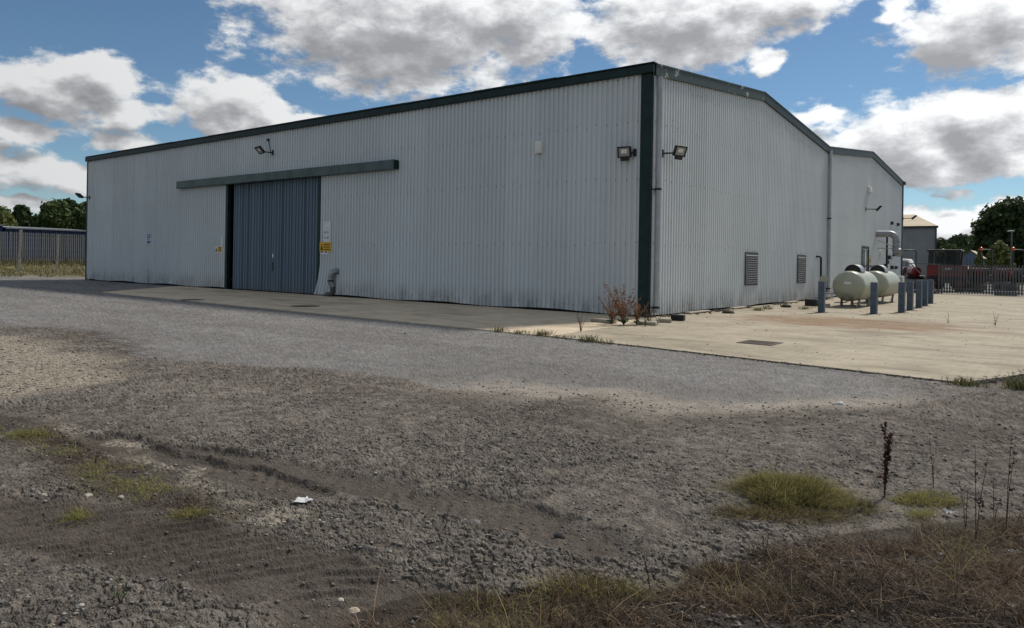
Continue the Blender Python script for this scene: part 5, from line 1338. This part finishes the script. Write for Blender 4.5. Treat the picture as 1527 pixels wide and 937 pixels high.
# ------------------------------------------------------------------ gravel, stones, litter, covers, blocks
def stones_mesh(name, P, S, tint, flat=.55):
    n = len(P); base = np.array([(1, 0, 0), (0, 1, 0), (-1, 0, 0), (0, -1, 0), (0, 0, 1), (0, 0, -1)], float)
    j = base[None] * (1 + .55 * (rng.random((n, 6, 1)) - .5)) + .28 * (rng.random((n, 6, 3)) - .5)
    a = rng.random(n) * 6.28; c, s = np.cos(a), np.sin(a); ax = .7 + .8 * rng.random(n)
    X = j[:, :, 0] * ax[:, None]; Y = j[:, :, 1]; v = np.stack([X * c[:, None] - Y * s[:, None], X * s[:, None] + Y * c[:, None], j[:, :, 2] * flat], -1) * S[:, None, None] + P[:, None, :]
    f = np.array([(0, 1, 4), (1, 2, 4), (2, 3, 4), (3, 0, 4), (1, 0, 5), (2, 1, 5), (3, 2, 5), (0, 3, 5)])
    fi = (np.arange(n)[:, None, None] * 6 + f[None]).reshape(-1)
    m = bpy.data.meshes.new(name); m.vertices.add(6 * n); m.vertices.foreach_set('co', v.reshape(-1).astype(np.float32)); m.loops.add(24 * n); m.loops.foreach_set('vertex_index', fi.astype(np.int32))
    m.polygons.add(8 * n); m.polygons.foreach_set('loop_start', (np.arange(8 * n) * 3).astype(np.int32)); m.update(calc_edges=True)
    c4 = np.ones((n, 4)); c4[:, :3] = tint; at = m.attributes.new('col', 'FLOAT_COLOR', 'POINT'); at.data.foreach_set('color', np.repeat(c4, 6, 0).ravel().astype(np.float32))
    m.materials.append(MT['stone']); o = bpy.data.objects.new(name, m); COL.objects.link(o); return o
ms = Mat('loose_stone', .9, 0, .2); na_ = ms.n('ShaderNodeAttribute'); na_.attribute_name = 'col'
ms.color(ms.mix(ms.ramp(ms.noise(120, 3, .6, 'World'), .3, .7, 0, .5), na_.outputs['Color'], (.09, .085, .08))); MT['stone'] = ms.m
n = 48000
rr_ = np.exp(rng.uniform(math.log(2.8), math.log(17), n)); aa = rng.uniform(-.68, .68, n)
x = CAMP[0] + rr_ * (F2[0] * np.cos(aa) + R2[0] * np.sin(aa)); y = CAMP[1] + rr_ * (F2[1] * np.cos(aa) + R2[1] * np.sin(aa))
e, asp, ta, tb, tcm, tan, pale, dust, _, _, _ = ground_masks(x, y)
patch = fbm(x / .7, y / .7, 3, 301)
pr = (1 - asp) * (.25 + .9 * sstep(.38, .62, patch)) * (1 - .75 * np.clip(ta + tb + tcm, 0, 1)) + dust * .5 + asp * .006 + tan * .4 + pale * .5
pr = np.where(in_poly(x, y, APRON) | in_poly(x, y, YARD), 0, pr)
k = rng.random(n) < pr; x, y, rr_, pale, tan, dust, asp = x[k], y[k], rr_[k], pale[k], tan[k], dust[k], asp[k]; n = len(x)
z = ground_height(x, y); S = (.003 + .011 * rng.random(n) ** 4) * (.8 + rr_ * .08)
tint = pick([(.16, .145, .13), (.21, .195, .178), (.11, .10, .09), (.29, .272, .25), (.18, .15, .12), (.42, .39, .34)], n, [.30, .24, .18, .16, .08, .04])
hi = (rng.random(n) < np.clip(pale * .7 + tan * .5 + dust * .25, 0, .9)); tint[hi] = pick([(.42, .37, .30), (.32, .28, .22)], int(hi.sum()))
dk = (asp > .6) & (rng.random(n) < .5); tint[dk] = (.06, .057, .055)
stones_mesh('gravel', np.stack([x, y, z + S * .15], 1), S, tint)['kind'] = 'stuff'
# pebbles and clods on the yard slab and along the asphalt
n = 700; xy = scatter(YARD[:9] + [(16, 20), (.5, 20)], n); S = .008 + .02 * rng.random(n) ** 3
stones_mesh('yard_pebbles', np.column_stack([xy, np.full(n, .018)]), S, pick([(.08, .07, .06), (.2, .18, .15)], n))['kind'] = 'stuff'
# dirt crumbs along the slab edge
pl_ = np.array(YARD[2:9] + [(10.4, -4.0)]); n = 2600; tt = rng.random(n) * (len(pl_) - 1); sg = np.clip(tt.astype(int), 0, len(pl_) - 2); fr = tt - sg
xy = pl_[sg] * (1 - fr)[:, None] + pl_[sg + 1] * fr[:, None] + rng.normal(size=(n, 2)) * [.10, .05] - [0, .05]
stones_mesh('slab_edge_crumbs', np.column_stack([xy, np.full(n, .012)]), .008 + .018 * rng.random(n) ** 2, pick([(.06, .055, .045), (.10, .09, .075)], n))['kind'] = 'stuff'
# dirt and leaf litter along the foot of the gable
n = 1800; xy = np.stack([.1 + np.abs(rng.normal(size=n)) * .18, rng.uniform(.5, 18, n)], 1); kk = fbm(xy[:, 1] / .8, xy[:, 0], 3, 401) > .48; xy = xy[kk]; n = len(xy)
stones_mesh('wall_foot_litter', np.column_stack([xy, np.full(n, .03)]), .015 + .035 * rng.random(n) ** 2, pick([(.05, .04, .03), (.10, .08, .055)], n))['kind'] = 'stuff'

def rock(px, py, size, colr, label, name='stone', squash=.7):
    x, y = gp(px, py); z = float(ground_height(np.array([x]), np.array([y]))[0])
    import bmesh
    bm = bmesh.new(); bmesh.ops.create_icosphere(bm, subdivisions=2, radius=1)
    for v in bm.verts:
        nn = .75 + .5 * float(fbm(np.array([v.co.x * 1.3 + px]), np.array([v.co.y * 1.3 + v.co.z * 1.7 + py]), 3, 5)[0]); v.co *= nn
        v.co.z *= squash
        if v.co.z < -.25: v.co.z = -.25
        v.co *= size
    m = bpy.data.meshes.new(name); bm.to_mesh(m); bm.free(); m.materials.append(plain(name + '_mat', colr, .9, var=.3, scale=40))
    o = bpy.data.objects.new(name, m); COL.objects.link(o); o.location = (x, y, z + size * .1); o.rotation_euler.z = random.random() * 6
    return tag(o, label, 'stone', 'larger stones on the mud')
rock(527, 907, .034, (.42, .36, .27), 'pale buff stone at bottom centre left beside the dead grass')
rock(707, 776, .045, (.16, .15, .14), 'grey rounded stone in the rut at centre')
rock(508, 890, .016, (.5, .48, .44), 'tiny white stone above the pale buff stone')
rock(130, 737, .03, (.34, .31, .26), 'pale stone in the left grass by the mud')
rock(65, 737, .022, (.36, .33, .28), 'smaller pale stone near the left edge')
rock(1252, 604, .05, (.6, .6, .58), 'small white stone on the dusty edge of the asphalt')
rock(720, 845, .03, (.06, .055, .05), 'dark clod on the crusted mud at centre')
rock(835, 795, .035, (.07, .065, .06), 'dark clod right of the rut')
rock(180, 740, .02, (.36, .33, .28), 'small pale stone at the end of the left grass')
rock(120, 905, .018, (.42, .40, .36), 'small white stone left of the green sapling')
# crumpled litter
def litter(px, py, w, h, label, colr, fold=.4):
    x, y = gp(px, py); z = float(ground_height(np.array([x]), np.array([y]))[0]); mb = MB(); n = 6
    for i in range(n):
        for j in range(n):
            u_, v_ = i / (n - 1) - .5, j / (n - 1) - .5; zz = fold * h * (random.random() * .5 + abs(u_) * .6); mb.v.append((u_ * w * (1 - .6 * (v_ + .5)), v_ * h, .006 + zz))
    mb.f = [(i * n + j, (i + 1) * n + j, (i + 1) * n + j + 1, i * n + j + 1) for i in range(n - 1) for j in range(n - 1)]
    o = mb.build('litter', plain('litter_paper', colr, .6, var=.1)); o.location = (x, y, z); o.rotation_euler.z = math.atan2(R2[1], R2[0]) + .3
    return tag(o, label, 'litter', 'litter on the ground')
litter(452, 745, .13, .10, 'crumpled white sheet on the mud between the ruts', (.55, .56, .56), .25)
litter(1413, 767, .07, .06, 'white crumpled scrap beside the dead grass at right', (.62, .62, .60), .9)
litter(1400, 838, .035, .03, 'white scrap in the dead grass below the stalks', (.5, .48, .42), .6)
litter(1508, 836, .06, .04, 'pale scrap at the right edge in the dead grass', (.4, .39, .36), .6)
litter(1508, 921, .05, .03, 'pale scrap in the bottom right corner', (.42, .38, .3), .5)
# drain covers
def cover(px, py, w, d, label, grate, rz=0.):
    x, y = gp(px, py); r = thing('drain_cover', (x, y, .016), label, 'drain cover', 'drain covers in the concrete', rz=rz)
    if grate:
        MB().box(-w, w, -d, d, .003, .006).build('pit', MT['dark'], r, world_coords=False)
        MB().box(-w - .05, w + .05, -d - .05, -d, .001, .014).box(-w - .05, w + .05, d, d + .05, .001, .014).box(-w - .05, -w, -d, d, .001, .014).box(w, w + .05, -d, d, .001, .014).build('frame', MT['iron'], r, world_coords=False)
        n = 12
        for i in range(n): MB().box(-w + (i + .3) * 2 * w / n, -w + (i + .7) * 2 * w / n, -d, d, .007, .013).build('bar', MT['iron'], r, world_coords=False)
    else:
        MB().tube([(0, 0, .002), (0, 0, .008)], w, 32).build('lid', MT['iron'], r, world_coords=False)
        MB().tube([(0, 0, .001), (0, 0, .005)], w * 1.12, 32).build('frame', MT['dark'], r, world_coords=False)
    return r
cover(1133, 513, .30, .30, 'square iron drain grate sunk in the sandy concrete yard', True)
cover(455, 457.5, .42, .42, 'round iron manhole cover in the apron before the sliding door', False)
cover(287, 448, .35, .35, 'dark round cover at the left end of the apron', False)
# kerb blocks at the corner
def block(px, py, dx, dy, dz, rz, label, mat='kerb', name='concrete_block'):
    x, y = gp(px, py); o = MB().box(-dx / 2, dx / 2, -dy / 2, dy / 2, 0, dz).build(name, MT[mat], bevel=.02); o.location = (x, y, .017); o.rotation_euler.z = rz
    return tag(o, label, 'block', 'blocks along the warehouse foot')
block(900, 482, .7, .18, .09, .02, 'worn kerb block at the wall foot left of the corner weeds')
block(966, 486, .45, .2, .09, .25, 'worn kerb block before the green corner flashing')
block(992, 482, .32, .22, .10, .5, 'sandy kerb block right of the corner weeds')
block(1011, 479, .36, .24, .16, .2, 'black rubber block on the yard at the foot of the gable', 'rubber', 'rubber_block')
for i, (px, py, l, lab) in enumerate(((1040, 471, 1.6, 'kerb block along the gable foot, first beyond the rubber block'), (1100, 465, 1.2, 'kerb block under the first louvre vent'), (1180, 457, 1.4, 'kerb block under the second louvre vent'), (1205, 455, 1.0, 'kerb block under the hooked black pipe'))):
    yy, _ = on_x(px, py, .2); o = MB().box(-.10, .10, -l / 2, l / 2, 0, .06).build('concrete_block', MT['kerb'], bevel=.02); o.location = (.22, yy, .017); tag(o, lab, 'block', 'blocks along the warehouse foot')
for (px, py, lab) in ((1086, 468, 'dark lump of rubbish on the gable foot left of the first louvre'), (1172, 459, 'dark lump of rubbish on the gable foot between the louvres')):
    o = rock(px, py, .2, (.04, .032, .025), lab, 'rubbish_lump', .4); o.location.z = .05; o['category'] = 'rubbish'; o['group'] = 'rubbish on the gable foot'

for o in bpy.data.objects:
    if '_o' in o.keys(): del o['_o']
